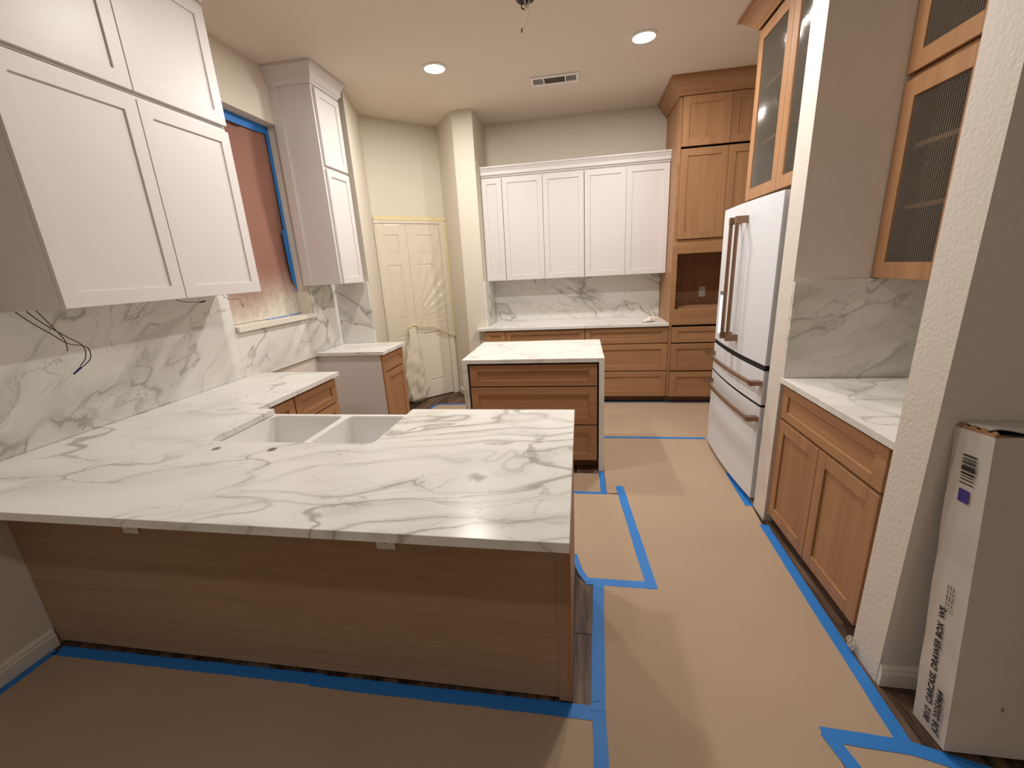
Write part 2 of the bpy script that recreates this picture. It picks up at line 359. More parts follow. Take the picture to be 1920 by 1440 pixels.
# angled pantry wall with door opening (local s along 45 degrees from A)
A = Vector((-2.25, 4.60)); DS = Vector((1, 1)).normalized(); DN = Vector((1, -1)).normalized()
def PW(s, n, z): q = A + DS*s + DN*n; return (q.x, q.y, z)
def pbox(bm, s0, s1, n0, n1, z0, z1):
    v = [bm.verts.new(PW(*c)) for c in ((s0,n0,z0),(s1,n0,z0),(s1,n1,z0),(s0,n1,z0),(s0,n0,z1),(s1,n0,z1),(s1,n1,z1),(s0,n1,z1))]
    for f in ((0,3,2,1),(4,5,6,7),(0,1,5,4),(1,2,6,5),(2,3,7,6),(3,0,4,7)): bm.faces.new([v[i] for i in f])
SE = 0.885
bm = new(); pbox(bm, -0.3, SE+0.2, -0.14, 0, 2.15, CEIL); pbox(bm, -0.3, 0.0, -0.14, 0, -0.03, 2.15); pbox(bm, 0.80, SE+0.2, -0.14, 0, -0.03, 2.15)
struct('wall_pantry', bm, 'wall')
Cn = A + DS*SE
cx0, cy0 = -1.32, 4.80
bm = new(); prism(bm, [(Cn.x, Cn.y), (cx0, cy0), (-1.10, cy0), (-1.10, 5.5), (Cn.x-0.1, 5.5)], -0.03, CEIL); struct('wall_column', bm, 'wall')
wallbox('wall_back', (-1.10, 2.1, 5.33, 5.5, -0.03, CEIL))
wallbox('wall_right', (1.87, 2.1, 2.60, 5.33, -0.03, CEIL))
wallbox('wall_fridge_stub', (1.10, 2.1, 2.445, 2.60, -0.03, CEIL), 'wall_tex')
wallbox('wall_coffee_bar', (1.80, 2.1, 1.547, 2.445, -0.03, CEIL))
wallbox('wall_front_right', (1.09, 3.0, 1.40, 1.547, -0.03, CEIL), 'wall_tex')
wallbox('wall_living_right', (3.0, 3.2, -2.8, 1.547, -0.03, CEIL))
wallbox('wall_living_back', (-2.62, 3.2, -3.0, -2.8, -0.03, CEIL))
wallbox('floor', (-2.62, 3.2, -2.8, 5.5, -0.05, -0.014), 'subfloor')
floor = bpy.data.objects['floor']
# dark planks where the paper leaves the floor bare
exposed = [(-0.1, 0.06, 1.1, 1.86), (1.03, 1.25, 1.1, 2.45), (1.0, 1.5, 1.1, 1.42), (-2.1, -1.1, 4.5, 5.2), (-2.42, -0.05, 1.14, 1.2),
           (1.02, 1.14, 2.4, 3.0), (-0.9, 0.16, 2.96, 3.1), (-1.1, 1.9, 4.72, 4.8), (-2.42, -2.3, 0.1, 1.2), (-2.42, -1.7, 2.7, 3.45)]
pw, pl = 0.127, 1.22
for i in range(-20, 20):
    off = random.random()*pl if i != 0 else 0.28
    if i == -1: off = 0.28
    for j in range(-3, 6):
        x0, y0 = i*pw-0.04, j*pl+off; x1, y1 = x0+pw-0.0015, y0+pl-0.0015
        if any(x0 < e[1] and x1 > e[0] and y0 < e[3] and y1 > e[2] for e in exposed):
            x0c, x1c, y1c = max(x0, XL+0.001), x1, min(y1, 5.3)
            if x1c-x0c < 0.01: continue
            bm = new(); bx(bm, x0c, x1c, y0, y1c, -0.014, 0.0-random.random()*0.0006); obj('plank', bm, 'plank', floor, bevel=0.0008)
# baseboards
bprof = [(0.0, 0.001), (0.016, 0.001), (0.016, 0.06), (0.012, 0.068), (0.012, 0.078), (0.005, 0.09), (0.0, 0.09)]
bm = new(); sweep(bm, [(XL+0.0005, 1.18), (XL+0.0005, -2.79)][::-1], [(o, z) for o, z in bprof]); struct('baseboard_left', bm, 'trim')
bm = new(); sweep(bm, [(1.092, 1.3995), (2.99, 1.3995)], bprof); struct('baseboard_right', bm, 'trim')
bm = new(); sweep(bm, [(Cn.x+0.03, Cn.y-0.031), (cx0, cy0-0.0005), (-1.23, cy0-0.0005)], bprof); struct('baseboard_back', bm, 'trim')

# window: jamb, glass, sill, paper and tape
bm = new(); bx(bm, -2.60, -2.55, WY0, WY1, WZ0, WZ0+0.05); bx(bm, -2.60, -2.55, WY0, WY1, WZ1-0.05, WZ1)
bx(bm, -2.60, -2.55, WY0, WY0+0.05, WZ0+0.05, WZ1-0.05); bx(bm, -2.60, -2.55, WY1-0.05, WY1, WZ0+0.05, WZ1-0.05)
win = struct('window_1', bm, 'trim')
boxo('window_sash', (-2.585, -2.555, WY0+0.05, WY1-0.05, 2.0, 2.04), 'trim', win)
boxo('pane', (-2.575, -2.572, WY0+0.05, WY1-0.05, WZ0+0.05, 2.0), 'dark', win); boxo('pane', (-2.575, -2.572, WY0+0.05, WY1-0.05, 2.04, WZ1-0.05), 'dark', win)
bm = new(); bx(bm, -2.60, XL, WY0+0.001, WY1-0.001, WZ0-0.035, WZ0); bx(bm, XL+0.021, -2.372, WY0-0.01, WY1+0.02, WZ0-0.035, WZ0); bx(bm, XL, XL+0.021, WY0+0.001, WY1-0.001, WZ0-0.035, WZ0)
struct('trim_1', bm, 'trim')
# masking paper, slightly creased sheet in front of the sash
bm = new(); ny, nz = 26, 40; vs = []
for j in range(nz+1):
    for i in range(ny+1):
        y = WY0+0.004+(WY1-WY0-0.008)*i/ny; z = WZ0+0.004+(WZ1-WZ0-0.008)*j/nz
        x = -2.532+0.006*math.sin(y*9+z*3.1)+0.005*math.sin(z*5+y*17)+0.004*math.sin(y*31-z*4)+0.010*math.exp(-((y-3.28+0.08*(z-2))/0.03)**2)
        vs.append(bm.verts.new((x, y, z)))
for j in range(nz):
    for i in range(ny):
        a = j*(ny+1)+i; bm.faces.new((vs[a], vs[a+1], vs[a+ny+2], vs[a+ny+1]))
single('masking_paper', bm, 'rosin', 'reddish brown masking paper covering the window, white overspray along its foot', 'masking paper', smooth=True)
def wall_tape(name, pts4, mat, label, group=None):
    bm = new()
    n = len(pts4)
    a = [bm.verts.new(p) for p in pts4]; b = [bm.verts.new((p[0]+0.0012, p[1], p[2])) for p in pts4]
    bm.faces.new(a); bm.faces.new(b[::-1])
    for i in range(n): bm.faces.new((a[i], a[(i+1) % n], b[(i+1) % n], b[i]))
    return single(name, bm, mat, label, 'tape')
XT = -2.512
wall_tape('masking_tape', [(XT, WY0+.003, WZ1-0.075), (XT, 3.2, WZ1-0.068), (XT, WY1-.003, WZ1-0.06), (XT, WY1-.003, WZ1-.003), (XT, WY0+.003, WZ1-.003)], 'tape', 'blue masking tape along the top edge of the window paper')
wall_tape('masking_tape', [(XT+.0014, WY1-0.042, WZ1-0.02), (XT+.0014, WY1-0.040, 2.2), (XT+.0014, WY1-.040, 1.75), (XT+.0014, WY1-.030, 1.56), (XT+.0014, WY1-.012, 1.47), (XT+.0014, WY1-.003, 1.47), (XT+.0014, WY1-.003, WZ1-0.02)], 'tape', 'long blue masking tape down the right edge of the window paper')
wall_tape('masking_tape', [(XT+.0028, WY1-0.064, 1.99), (XT+.0028, WY1-0.060, 1.70), (XT+.0028, WY1-0.048, 1.56), (XT+.0028, WY1-0.028, 1.56), (XT+.0028, WY1-0.036, 1.985)], 'tape', 'short second strip of blue tape low on the right side of the window')
bm = new(); path = [(-2.49, 3.02, WZ0+0.004), (-2.488, 3.12, WZ0+0.007), (-2.494, 3.2, WZ0+0.003), (-2.485, 3.32, WZ0+0.009), (-2.49, 3.45, WZ0+0.012)]
tube(bm, smooth_path(path), [0.0035+0.0022*math.sin(i*1.9) for i in range(25)], 5); single('masking_tape', bm, 'tape', 'thin ragged blue tape remnant lying along the window sill', 'tape')
# caulk bead beside window cabinet

# ------------------------------------------------------------------ pantry door, casing, film
bm = new(); pbox(bm, 0.0, 0.865, 0.0005, 0.018, 2.128, 2.172); pbox(bm, 0.795, 0.865, 0.0005, 0.018, 0.001, 2.128); pbox(bm, 0.0, 0.008, 0.0005, 0.018, 0.001, 2.128)
struct('trim_2', bm, 'doorpaint')
def leaf(name, s0, s1):
    bm = new(); pbox(bm, s0, s1, -0.034, -0.012, 0.012, 2.122); st = 0.10 if s1-s0 > 0.36 else 0.085
    zs = [(0.012, 0.22), (0.85, 1.05), (1.67, 1.79), (2.0, 2.122)]
    pbox(bm, s0, s0+st, -0.012, 0.0, 0.012, 2.122); pbox(bm, s1-st, s1, -0.012, 0.0, 0.012, 2.122)
    for a, b in zs: pbox(bm, s0+st, s1-st, -0.012, 0.0, a, b)
    d = struct(name, bm, 'doorpaint', bevel=0.001)
    for a, b in ((0.22, 0.85), (1.05, 1.67), (1.79, 2.0)):
        bm = new()
        o = [PW(s0+st+.004, -0.0115, a+.004), PW(s1-st-.004, -0.0115, a+.004), PW(s1-st-.004, -0.0115, b-.004), PW(s0+st+.004, -0.0115, b-.004)]
        i = [PW(s0+st+.028, -0.003, a+.028), PW(s1-st-.028, -0.003, a+.028), PW(s1-st-.028, -0.003, b-.028), PW(s0+st+.028, -0.003, b-.028)]
        ov = [bm.verts.new(q) for q in o]; iv = [bm.verts.new(q) for q in i]
        bm.faces.new(iv)
        for k in range(4): bm.faces.new((ov[k], ov[(k+1) % 4], iv[(k+1) % 4], iv[k]))
        bm.faces.new(ov[::-1])
        obj('panel', bm, 'doorpaint', d)
    return d
leaf('door_1', 0.010, 0.372); leaf('door_2', 0.376, 0.792)
# film
def lower(s):
    if s < 0.24: return 0.03
    if s < 0.29: return 0.03 + (0.95-0.03)*(s-0.24)/0.05
    if s < 0.42: return 0.95 - 0.02*(s-0.29)/0.13
    return 0.93 - 0.18*((s-0.42)/0.45)**1.3
bm = new(); ns, nz = 70, 60; vs = []
for j in range(nz+1):
    for i in range(ns+1):
        s = 0.012+0.842*i/ns; lo = lower(s); z = lo + (2.150-lo)*j/nz
        ds, dz = s-0.285, z-0.96; ang = math.atan2(dz, ds); r = math.hypot(ds, dz)
        fold = 0.011*math.sin(ang*34)*math.exp(-abs(ang-0.75)*1.6)*min(1, r*3)
        fold += 0.0028*math.sin(s*42+2.0*math.sin(z*2.2))*(0.4+0.6*math.sin(z*1.3+s*5)**2)
        fold += 0.012*math.exp(-((s-0.64+0.20*(2.1-z))/0.014)**2)*min(1, (2.15-z)*4) + 0.008*math.exp(-((s-0.70+0.17*(2.1-z))/0.010)**2) + 0.008*math.exp(-((s-0.02-0.35*(2.15-z))/0.014)**2)*max(0, 1-(2.15-z)*4)
        n = 0.034 + fold*min(1, (0.857-s)*7)
        if j == nz: n = 0.0195
        if i == ns: n = 0.0205
        vs.append(bm.verts.new(PW(s, n, z)))
for j in range(nz):
    for i in range(ns):
        a = j*(ns+1)+i; bm.faces.new((vs[a], vs[a+1], vs[a+ns+2], vs[a+ns+1]))
film = thing('plastic_sheet', 'clear plastic sheet taped over the angled pantry double doors, gathered into a knot', 'plastic sheet', PW(0.4, 0.03, 0.02))
obj('sheet', bm, 'film', film, smooth=True)
bm = new()  # hanging bunch
rings = []; nr, sg = 34, 40
for j in range(nr+1):
    t = j/nr; z = 0.95 - 0.935*t
    R_ = 0.022 + 0.075*min(1, t*2.2)**0.8 + 0.03*max(0, t-0.5)
    if t > 0.94: R_ *= 1-0.55*(t-0.94)/0.06
    sc = 0.285 - 0.05*math.sin(t*1.6) + 0.01*math.sin(t*9)
    ring = []
    for k in range(sg):
        a = 2*math.pi*k/sg
        rr = R_*(1+0.24*math.sin(5*a+3*t+1.3*math.sin(t*7))+0.14*math.sin(9*a-6*t)+0.10*math.sin(t*24+2*a)+0.06*math.sin(t*47-3*a))
        ring.append(bm.verts.new(PW(sc+rr*math.cos(a), 0.045+R_*0.55+rr*math.sin(a)*0.5, z)))
    rings.append(ring)
for q, s_ in zip(rings, rings[1:]):
    for k in range(sg): bm.faces.new((q[k], q[(k+1) % sg], s_[(k+1) % sg], s_[k]))
obj('bunch', bm, 'film_bunch', film, smooth=True)
bm = new(); tube(bm, smooth_path([PW(0.25, 0.05, 0.91), PW(0.265, 0.06, 0.955), PW(0.31, 0.05, 0.965), PW(0.36, 0.045, 0.955)]), [0.012+0.006*math.sin(i*1.7) for i in range(19)], 7)
obj('knot', bm, 'ytape', film, smooth=True)
bm = new(); pts = [PW(0.35, 0.045, 0.95), PW(0.45, 0.045, 0.93), PW(0.56, 0.045, 0.915), PW(0.68, 0.042, 0.86), PW(0.78, 0.04, 0.80), PW(0.865, 0.035, 0.76)]
tube(bm, smooth_path(pts), [0.006+0.003*math.sin(i*1.3) for i in range(31)], 6); obj('taped_hem', bm, 'ytape', film, smooth=True)
def pstrip(s0, s1, z0, z1, label, n=0.0215):
    bm = new(); k = 14; a = []
    for i in range(k+1):
        t = i/k
        if s1-s0 > z1-z0: p, q = (s0+(s1-s0)*t, z0+0.003*math.sin(i*2.3)), (s0+(s1-s0)*t, z1+0.002*math.sin(i*1.9))
        else: p, q = (s0+0.002*math.sin(i*2.3), z0+(z1-z0)*t), (s1+0.003*math.sin(i*1.7), z0+(z1-z0)*t)
        a.append((bm.verts.new(PW(p[0], n, p[1])), bm.verts.new(PW(q[0], n, q[1]))))
    for u, v in zip(a, a[1:]): bm.faces.new((u[0], v[0], v[1], u[1]))
    ext = bmesh.ops.extrude_face_region(bm, geom=bm.faces[:])
    for v in [g for g in ext['geom'] if isinstance(g, bmesh.types.BMVert)]: v.co += Vector((DN.x, DN.y, 0))*0.0012
    return single('masking_tape', bm, 'ytape', label, 'tape')
pstrip(0.005, 0.88, 2.155, 2.20, 'cream yellow masking tape across the top of the plastic sheeted doorway')
pstrip(0.861, 0.883, 0.76, 2.15, 'cream yellow masking tape down the right side of the plastic sheeted doorway')

# ------------------------------------------------------------------ cabinets
WH = ('white', 'white'); WD = ('wood_v', 'wood_v'); WDH = ('wood_h', 'wood_h')
def wallcab(name, label, fr, u0, u1, depth, z0, z1, doors, mats, rail=0.065, group=None, carc=None):
    loc = (((u0+u1)/2, fr.f-fr.s*depth/2, z0) if fr.a == 'x' else (fr.f-fr.s*depth/2, (u0+u1)/2, z0))
    t = thing(name, label, 'cabinet', loc, group)
    bm = new(); fr.box(bm, u0, u1, -depth, 0, z0, z1); obj('carcass', bm, carc or mats[0], t, bevel=0.001)
    for a, b, c, d in doors: shaker(fr, 'door', a, b, c, d, mats, t, rail=rail, stile=rail)
    return t
FL = Front('y', -2.08, 1)          # left run upper fronts face +X
ZS = 2.458
wallcab('wall_cabinet', 'large white shaker wall cabinet with two doors, lower of the stack left of window', FL, 1.405, 2.50, 0.3395, 1.512, ZS-0.002,
        [(1.407, 1.953, 1.514, 2.438), (1.958, 2.498, 1.514, 2.438)], WH)
wallcab('wall_cabinet', 'white shaker top cabinet with two doors, upper of the stack left of window', FL, 1.405, 2.50, 0.3395, ZS, 3.085,
        [(1.407, 1.953, ZS+0.012, 3.06), (1.958, 2.498, ZS+0.012, 3.06)], WH)
bm = new(); sweep(bm, [(XL+0.001, 1.404), (-2.079, 1.404), (-2.079, 2.501), (XL+0.001, 2.501)], crown_prof(3.086, CEIL-0.002, 0.07))
single('crown_molding', bm, 'white', 'white crown molding above the large white cabinets left of window', 'molding')
FF = Front('y', -2.07, 1)
wallcab('wall_cabinet', 'tall narrow white wall cabinet with two stacked doors, right of the window', FF, 3.475, 3.845, 0.3495, 1.515, 3.06, [(3.50, 3.842, 1.517, 2.440), (3.50, 3.842, 2.464, 3.025)], WH, rail=0.055)
bm = new(); sweep(bm, [(XL+0.001, 3.474), (-2.069, 3.474), (-2.069, 3.846), (-2.2, 3.846)], crown_prof(3.04, CEIL-0.002, 0.065))
single('crown_molding', bm, 'white', 'white crown molding on the narrow cabinet right of the window', 'molding')
boxo('scribe_strip', (XL+0.001, XL+0.075, 3.459, 3.4745, 1.515, 3.04), 'white')
setlab(bpy.data.objects['scribe_strip'], 'pale filler strip where the narrow cabinet meets the window wall', 'trim strip')
# back wall uppers
FB = Front('x', 5.02, -1)
bz0, bz1 = 1.428, 2.552
for (a, b, ds, lab) in ((-1.098, -0.862, [(-1.095, -0.864)], 'narrow single door white wall cabinet at left end of back wall'),
                        (-0.860, 0.046, [(-0.858, -0.408), (-0.404, 0.043)], 'middle white double door wall cabinet on back wall'),
                        (0.048, 0.935, [(0.051, 0.49), (0.494, 0.932)], 'white double door wall cabinet on back wall beside tall oak cabinet')):
    wallcab('wall_cabinet', lab, FB, a, b, 0.309, bz0, bz1, [(p, q, bz0+0.002, bz1-0.012) for p, q in ds], WH, rail=0.058)
bm = new(); sweep(bm, [(-1.097, 5.0185), (0.936, 5.0185)], crown_prof(bz1+0.001, 2.655, 0.055))
single('crown_molding', bm, 'white', 'long white crown molding along the top of the back wall cabinets', 'molding')

def basecab(name, label, fr, u0, u1, depth, fronts, mats, kick=True, carc='wood_v', ztop=0.88, zk=0.09, group=None, rail=0.06):
    loc = (((u0+u1)/2, fr.f-fr.s*depth/2, 0) if fr.a == 'x' else (fr.f-fr.s*depth/2, (u0+u1)/2, 0))
    t = thing(name, label, 'cabinet', loc, group)
    bm = new(); fr.box(bm, u0, u1, -depth, 0, zk, ztop); obj('carcass', bm, carc, t)
    if kick:
        bm = new(); fr.box(bm, u0, u1, -depth, -0.075, 0.002, zk-0.001); obj('toe_kick', bm, 'wood_dark', t)
    for kind, a, b, c, d in fronts:
        shaker(fr, kind, a, b, c, d, (WDH if kind == 'drawer_front' else WD) if mats is None else mats, t, rail=rail if d-c > 0.2 else 0.048, stile=rail)
    return t
FBB = Front('x', 4.72, -1)
rows = [(0.70, 0.868), (0.388, 0.688), (0.088, 0.374)]
basecab('base_cabinet', 'narrow oak base cabinet at the left end of back counter', FBB, -1.098, -0.858, 0.605, [('drawer_front', -1.096, -0.861, 0.70, 0.868), ('door', -1.096, -0.861, 0.088, 0.688)], None, rail=0.055)
basecab('base_cabinet', 'oak three drawer base mostly hidden behind the island', FBB, -0.856, 0.042, 0.605, [('drawer_front', -0.854, 0.040, c, d) for c, d in rows], None)
basecab('base_cabinet', 'oak three drawer base under back counter, right of island', FBB, 0.044, 0.936, 0.605, [('drawer_front', 0.047, 0.934, c, d) for c, d in rows], None)
# tall cabinet
tall = thing('tall_cabinet', 'tall oak pantry cabinet with empty appliance opening, behind the refrigerator', 'cabinet', (1.4, 5.0, 0))
T0, T1, TF, TB = 0.938, 1.868, 4.72, 5.329
bm = new()
bx(bm, T0, T0+0.02, TF, TB, 0.09, 3.06); bx(bm, T1-0.02, T1, TF, TB, 0.09, 3.06); bx(bm, T0+0.02, T1-0.02, TB-0.012, TB, 0.09, 3.06)
for z in (0.09, 1.03, 1.625, 3.04): bx(bm, T0+0.02, T1-0.02, TF, TB-0.012, z, z+0.02)
obj('carcass', bm, 'wood_v', tall, bevel=0.001)
bm = new()
bx(bm, T0, T0+0.028, TF-0.0195, TF-0.001, 0.09, 3.06); bx(bm, T1-0.028, T1, TF-0.0195, TF-0.001, 0.09, 3.06)
bx(bm, T0+0.028, T1-0.028, TF-0.0195, TF-0.001, 1.62, 1.758)
bx(bm, T0+0.028, T1-0.028, TF-0.0195, TF-0.001, 0.888, 1.05); bx(bm, T0+0.028, T0+0.05, TF-0.0195, TF-0.001, 1.05, 1.62); bx(bm, T1-0.05, T1-0.028, TF-0.0195, TF-0.001, 1.05, 1.62)
bx(bm, T0+0.028, T1-0.028, TF-0.0195, TF-0.001, 3.03, 3.06)
obj('face_frame', bm, 'wood_h', tall)
boxo('toe_kick', (T0, T1, TF+0.06, TB, 0.002, 0.089), 'wood_dark', tall)
FT = Front('x', TF-0.02, -1)
for a, b in ((T0+0.03, 1.398), (1.402, T1-0.03)):
    shaker(FT, 'door', a, b, 2.605, 3.028, WD, tall); shaker(FT, 'door', a, b, 1.762, 2.585, WD, tall)
for c, d in rows: shaker(FT, 'drawer_front', T0+0.03, T1-0.03, c, d-0.002, WDH, tall, rail=0.06 if d-c > 0.2 else 0.048, stile=0.065)
bm = new(); pr_ = crown_prof(3.032, CEIL-0.002, 0.105)
sweep(bm, [(T0-0.001, 5.328), (T0-0.001, TF-0.041), (T1-0.001, TF-0.041)][::1], pr_)
o = single('crown_molding', bm, 'wood_h', 'oak crown molding on top of the tall oak cabinet', 'molding')
boxo('niche_board', (1.03, 1.70, 4.80, 5.25, 1.0515, 1.063), 'wood_h'); setlab(bpy.data.objects['niche_board'], 'loose thin oak board lying in the empty appliance opening', 'board')
bpy.data.objects['niche_board'].rotation_euler = (0, 0, 0.05)

# island
FI = Front('x', 3.052, -1)
isl = basecab('island_cabinet', 'oak island cabinet with three drawers facing the peninsula', FI, -0.862, 0.128, 0.72, [('drawer_front', -0.852, 0.117, 0.70, 0.866), ('drawer_front', -0.852, 0.117, 0.39, 0.690), ('drawer_front', -0.852, 0.117, 0.092, 0.380)], None, carc='dark')  # oak carcass coloured near-black, putting shade into the gaps beside the drawers
t = thing('island_countertop', 'white marble veined waterfall countertop over the small island', 'countertop', (-0.37, 3.41, 0.0))
boxo('top_slab', (-0.905, 0.168, 3.02, 3.795, 0.882, 0.914), 'marble_isl', t, bevel=0.0015)
boxo('waterfall_leg', (0.130, 0.168, 3.02, 3.795, 0.002, 0.8815), 'marble_isl', t, bevel=0.0015)
boxo('waterfall_leg', (-0.905, -0.866, 3.02, 3.795, 0.002, 0.8815), 'marble_isl', t, bevel=0.0015)

# back counter
ct = thing('back_countertop', 'white marble veined countertop along the back wall', 'countertop', (0, 5.0, 0.882))
bm = new(); prism(bm, [(-1.19, 4.675), (0.934, 4.675), (0.934, 5.329), (-1.099, 5.329), (-1.099, 4.796), (-1.19, 4.796)], 0.882, 0.914); obj('slab', bm, 'marble_isl', ct, bevel=0.0015)
def slab(label, b, mat): bm = new(); bx(bm, *b); return single('backsplash', bm, mat, label, 'backsplash', bevel=0.001)
slab('marble veined backsplash slab under the white back wall cabinets', (-1.077, 0.934, 5.308, 5.329, 0.915, 1.427), 'marble_back')
slab('short marble side splash on the wall column at left end of back counter', (-1.0995, -1.078, 4.80, 5.329, 0.915, 1.427), 'marble_back')
# left splashes
slab('large marble veined backsplash slab under the big white cabinets left of window', (XL+0.0005, XL+0.02, 0.90, 2.585, 0.915, 1.511), 'marble_spl')
slab('marble veined backsplash slab below the window sill', (XL+0.0005, XL+0.02, 2.586, 3.51, 0.885, 1.236), 'marble_spl')
slab('narrow marble splash on the window wall under the narrow cabinet', (XL+0.0005, XL+0.02, 3.511, 3.908, 0.915, 1.512), 'marble_spl')
slab('marble splash with bold grey veins facing camera, right of window', (XL+0.0205, -2.052, 3.909, 3.929, 0.915, 1.512), 'marble_back')

# peninsula: back panel, end panel, carcasses
PYF = 1.187
bm = new(); bx(bm, XL+0.001, -0.061, PYF, PYF+0.018, 0.022, 0.881)
pen = single('peninsula_back_panel', bm, 'wood_pan', 'wide brown oak panel on the camera side of peninsula', 'panel')
bm = new(); bx(bm, -0.090, -0.060, PYF-0.004, PYF-0.0005, 0.012, 0.881); obj('edge_stile', bm, 'wood_pan', pen)
bm = new(); bx(bm, -0.060, -0.040, PYF-0.004, 1.86, 0.012, 0.881); single('end_panel', bm, 'wood_v', 'oak end panel closing the right end of the peninsula', 'panel')
FP = Front('x', 1.845, 1)
basecab('base_cabinet', 'oak base cabinet at the right end inside the peninsula', FP, -0.81, -0.062, 0.635, [('door', -0.80, -0.44, 0.092, 0.868), ('door', -0.436, -0.066, 0.092, 0.868)], None, ztop=0.881)
t = basecab('sink_base_cabinet', 'oak base cabinet carrying the white double sink', FP, -1.68, -0.812, 0.635, [('door', -1.675, -1.248, 0.092, 0.60), ('door', -1.244, -0.817, 0.092, 0.60)], None, ztop=0.63)
basecab('base_cabinet', 'blind corner oak base cabinet under the peninsula by left wall', FP, XL+0.001, -1.682, 0.635, [], None, ztop=0.881)
FLB = Front('y', -1.79, 1)
basecab('base_cabinet', 'narrow oak base cabinet beside the inner corner, partly hidden by sink', FLB, 1.87, 2.228, 0.628, [('door', 1.92, 2.224, 0.092, 0.868)], None, ztop=0.881)
basecab('base_cabinet', 'oak drawer base at the end of the left counter beside the range gap', FLB, 2.230, 2.690, 0.628, [('drawer_front', 2.234, 2.686, 0.70, 0.868), ('drawer_front', 2.234, 2.686, 0.39, 0.690), ('drawer_front', 2.234, 2.686, 0.092, 0.380)], None, ztop=0.881)
# far base with white side
fb = basecab('base_cabinet', 'oak base cabinet with plain white side panel, beyond the range gap', FLB, 3.475, 3.90, 0.628, [('drawer_front', 3.49, 3.897, 0.715, 0.868), ('door', 3.49, 3.897, 0.092, 0.700)], None, ztop=0.881)
bm = new(); bx(bm, XL+0.001, -1.792, 3.457, 3.474, 0.002, 0.881); obj('side_panel', bm, 'white', fb, label='white side panel')
bm = new(); bx(bm, -1.7895, -1.772, 3.457, 3.488, 0.092, 0.881); obj('filler', bm, 'wood_v', fb)
bm = new(); prism(bm, [(XL+0.001, 3.43), (-1.745, 3.43), (-1.745, 3.925), (-2.05, 3.925), (XL+0.001, 3.925)], 0.882, 0.914)
single('far_countertop', bm, 'marble_isl', 'small white marble countertop left of the pantry door', 'countertop', bevel=0.0015)

# peninsula + left counter slab with sink notch and faucet holes
def rounded_notch():
    r = 0.035; pts = []
    def arc(cx, cy_, a0, a1):
        for k in range(7): a = math.radians(a0+(a1-a0)*k/6); pts.append((cx+r*math.cos(a), cy_+r*math.sin(a)))
    x0, x1, yb = -1.637, -0.848, 1.468
    pts.append((x1, 1.897)); arc(x1-r, yb+r, 0, -90); arc(x0+r, yb+r, 270, 180); pts.append((x0, 1.897)); return pts
outer = [(XL+0.001, 0.897), (-0.032, 0.897), (-0.032, 1.897)] + rounded_notch() + [(-1.747, 1.897), (-1.747, 2.712), (XL+0.001, 2.712)]
bm = new(); prism(bm, outer, 0.884, 0.914)
top = single('peninsula_countertop', bm, 'marble_top', 'large L-shaped white marble countertop with grey veins on the peninsula', 'countertop')
cut = new()
for hx, hy in ((-1.518, 1.392), (-1.257, 1.396)):
    a = [cut.verts.new((hx+0.0185*math.cos(2*math.pi*k/24), hy+0.0185*math.sin(2*math.pi*k/24), 0.86)) for k in range(24)]
    b = [cut.verts.new((v.co.x, v.co.y, 0.93)) for v in a]
    cut.faces.new(a[::-1]); cut.faces.new(b)
    for k in range(24): cut.faces.new((a[k], a[(k+1) % 24], b[(k+1) % 24], b[k]))
cme = bpy.data.meshes.new('holes'); cut.to_mesh(cme); cut.free(); cob = bpy.data.objects.new('holes', cme); COL.objects.link(cob)
md = top.modifiers.new('b', 'BOOLEAN'); md.operation = 'DIFFERENCE'; md.object = cob; md.solver = 'EXACT'
bpy.context.view_layer.update()
me2 = bpy.data.meshes.new_from_object(top.evaluated_get(bpy.context.evaluated_depsgraph_get())); top.modifiers.clear(); top.data = me2; bpy.data.objects.remove(cob)
for p in me2.polygons: p.use_smooth = False
b_ = new(); b_.from_mesh(me2); bmesh.ops.bevel(b_, geom=[e for e in b_.edges if not e.is_boundary and len(e.link_faces) == 2 and e.calc_face_angle(0) > 0.8], offset=0.0012, segments=1, affect='EDGES'); b_.to_mesh(me2); b_.free()

# sink
sk = thing('double_sink', 'white fireclay double bowl farmhouse sink set in the peninsula', 'sink', (-1.24, 1.69, 0.64))
sx0, sx1, sy0, sy1, sz0, sz1 = -1.665, -0.822, 1.452, 1.905, 0.645, 0.8805
bm = new()
# outer shell as inset bowl mesh: walls with drafted insides
def bowl(bm, x0, x1, y0, y1, zt, zb, dr):
    n = 6; ring = lambda X0, X1, Y0, Y1, z, r: [bm.verts.new((cx+r*math.cos(a), cyy+r*math.sin(a), z)) for (cx, cyy, s0) in ((X1-r, Y1-r, 0), (X0+r, Y1-r, 90), (X0+r, Y0+r, 180), (X1-r, Y0+r, 270)) for a in [math.radians(s0+90*k/n) for k in range(n+1)]]
    r0 = ring(x0, x1, y0, y1, zt, 0.03); r1 = ring(x0+0.004, x1-0.004, y0+0.004, y1-0.004, zt-0.006, 0.034)
    r2 = ring(x0+dr, x1-dr, y0+dr, y1-dr, zb+0.03, 0.045); r3 = ring(x0+dr+0.02, x1-dr-0.02, y0+dr+0.02, y1-dr-0.02, zb, 0.05)
    for a, b in ((r0, r1), (r1, r2), (r2, r3)):
        for k in range(len(a)): bm.faces.new((a[k], a[(k+1) % len(a)], b[(k+1) % len(a)], b[k]))
    bm.faces.new(r3); return r0
xm = -1.212; wl = 0.022
holes = []
for (a, b) in ((sx0+wl, xm-0.011), (xm+0.011, sx1-wl)): holes.append(bowl(bm, a, b, sy0+wl, sy1-wl, sz1, sz0+0.012, 0.014))
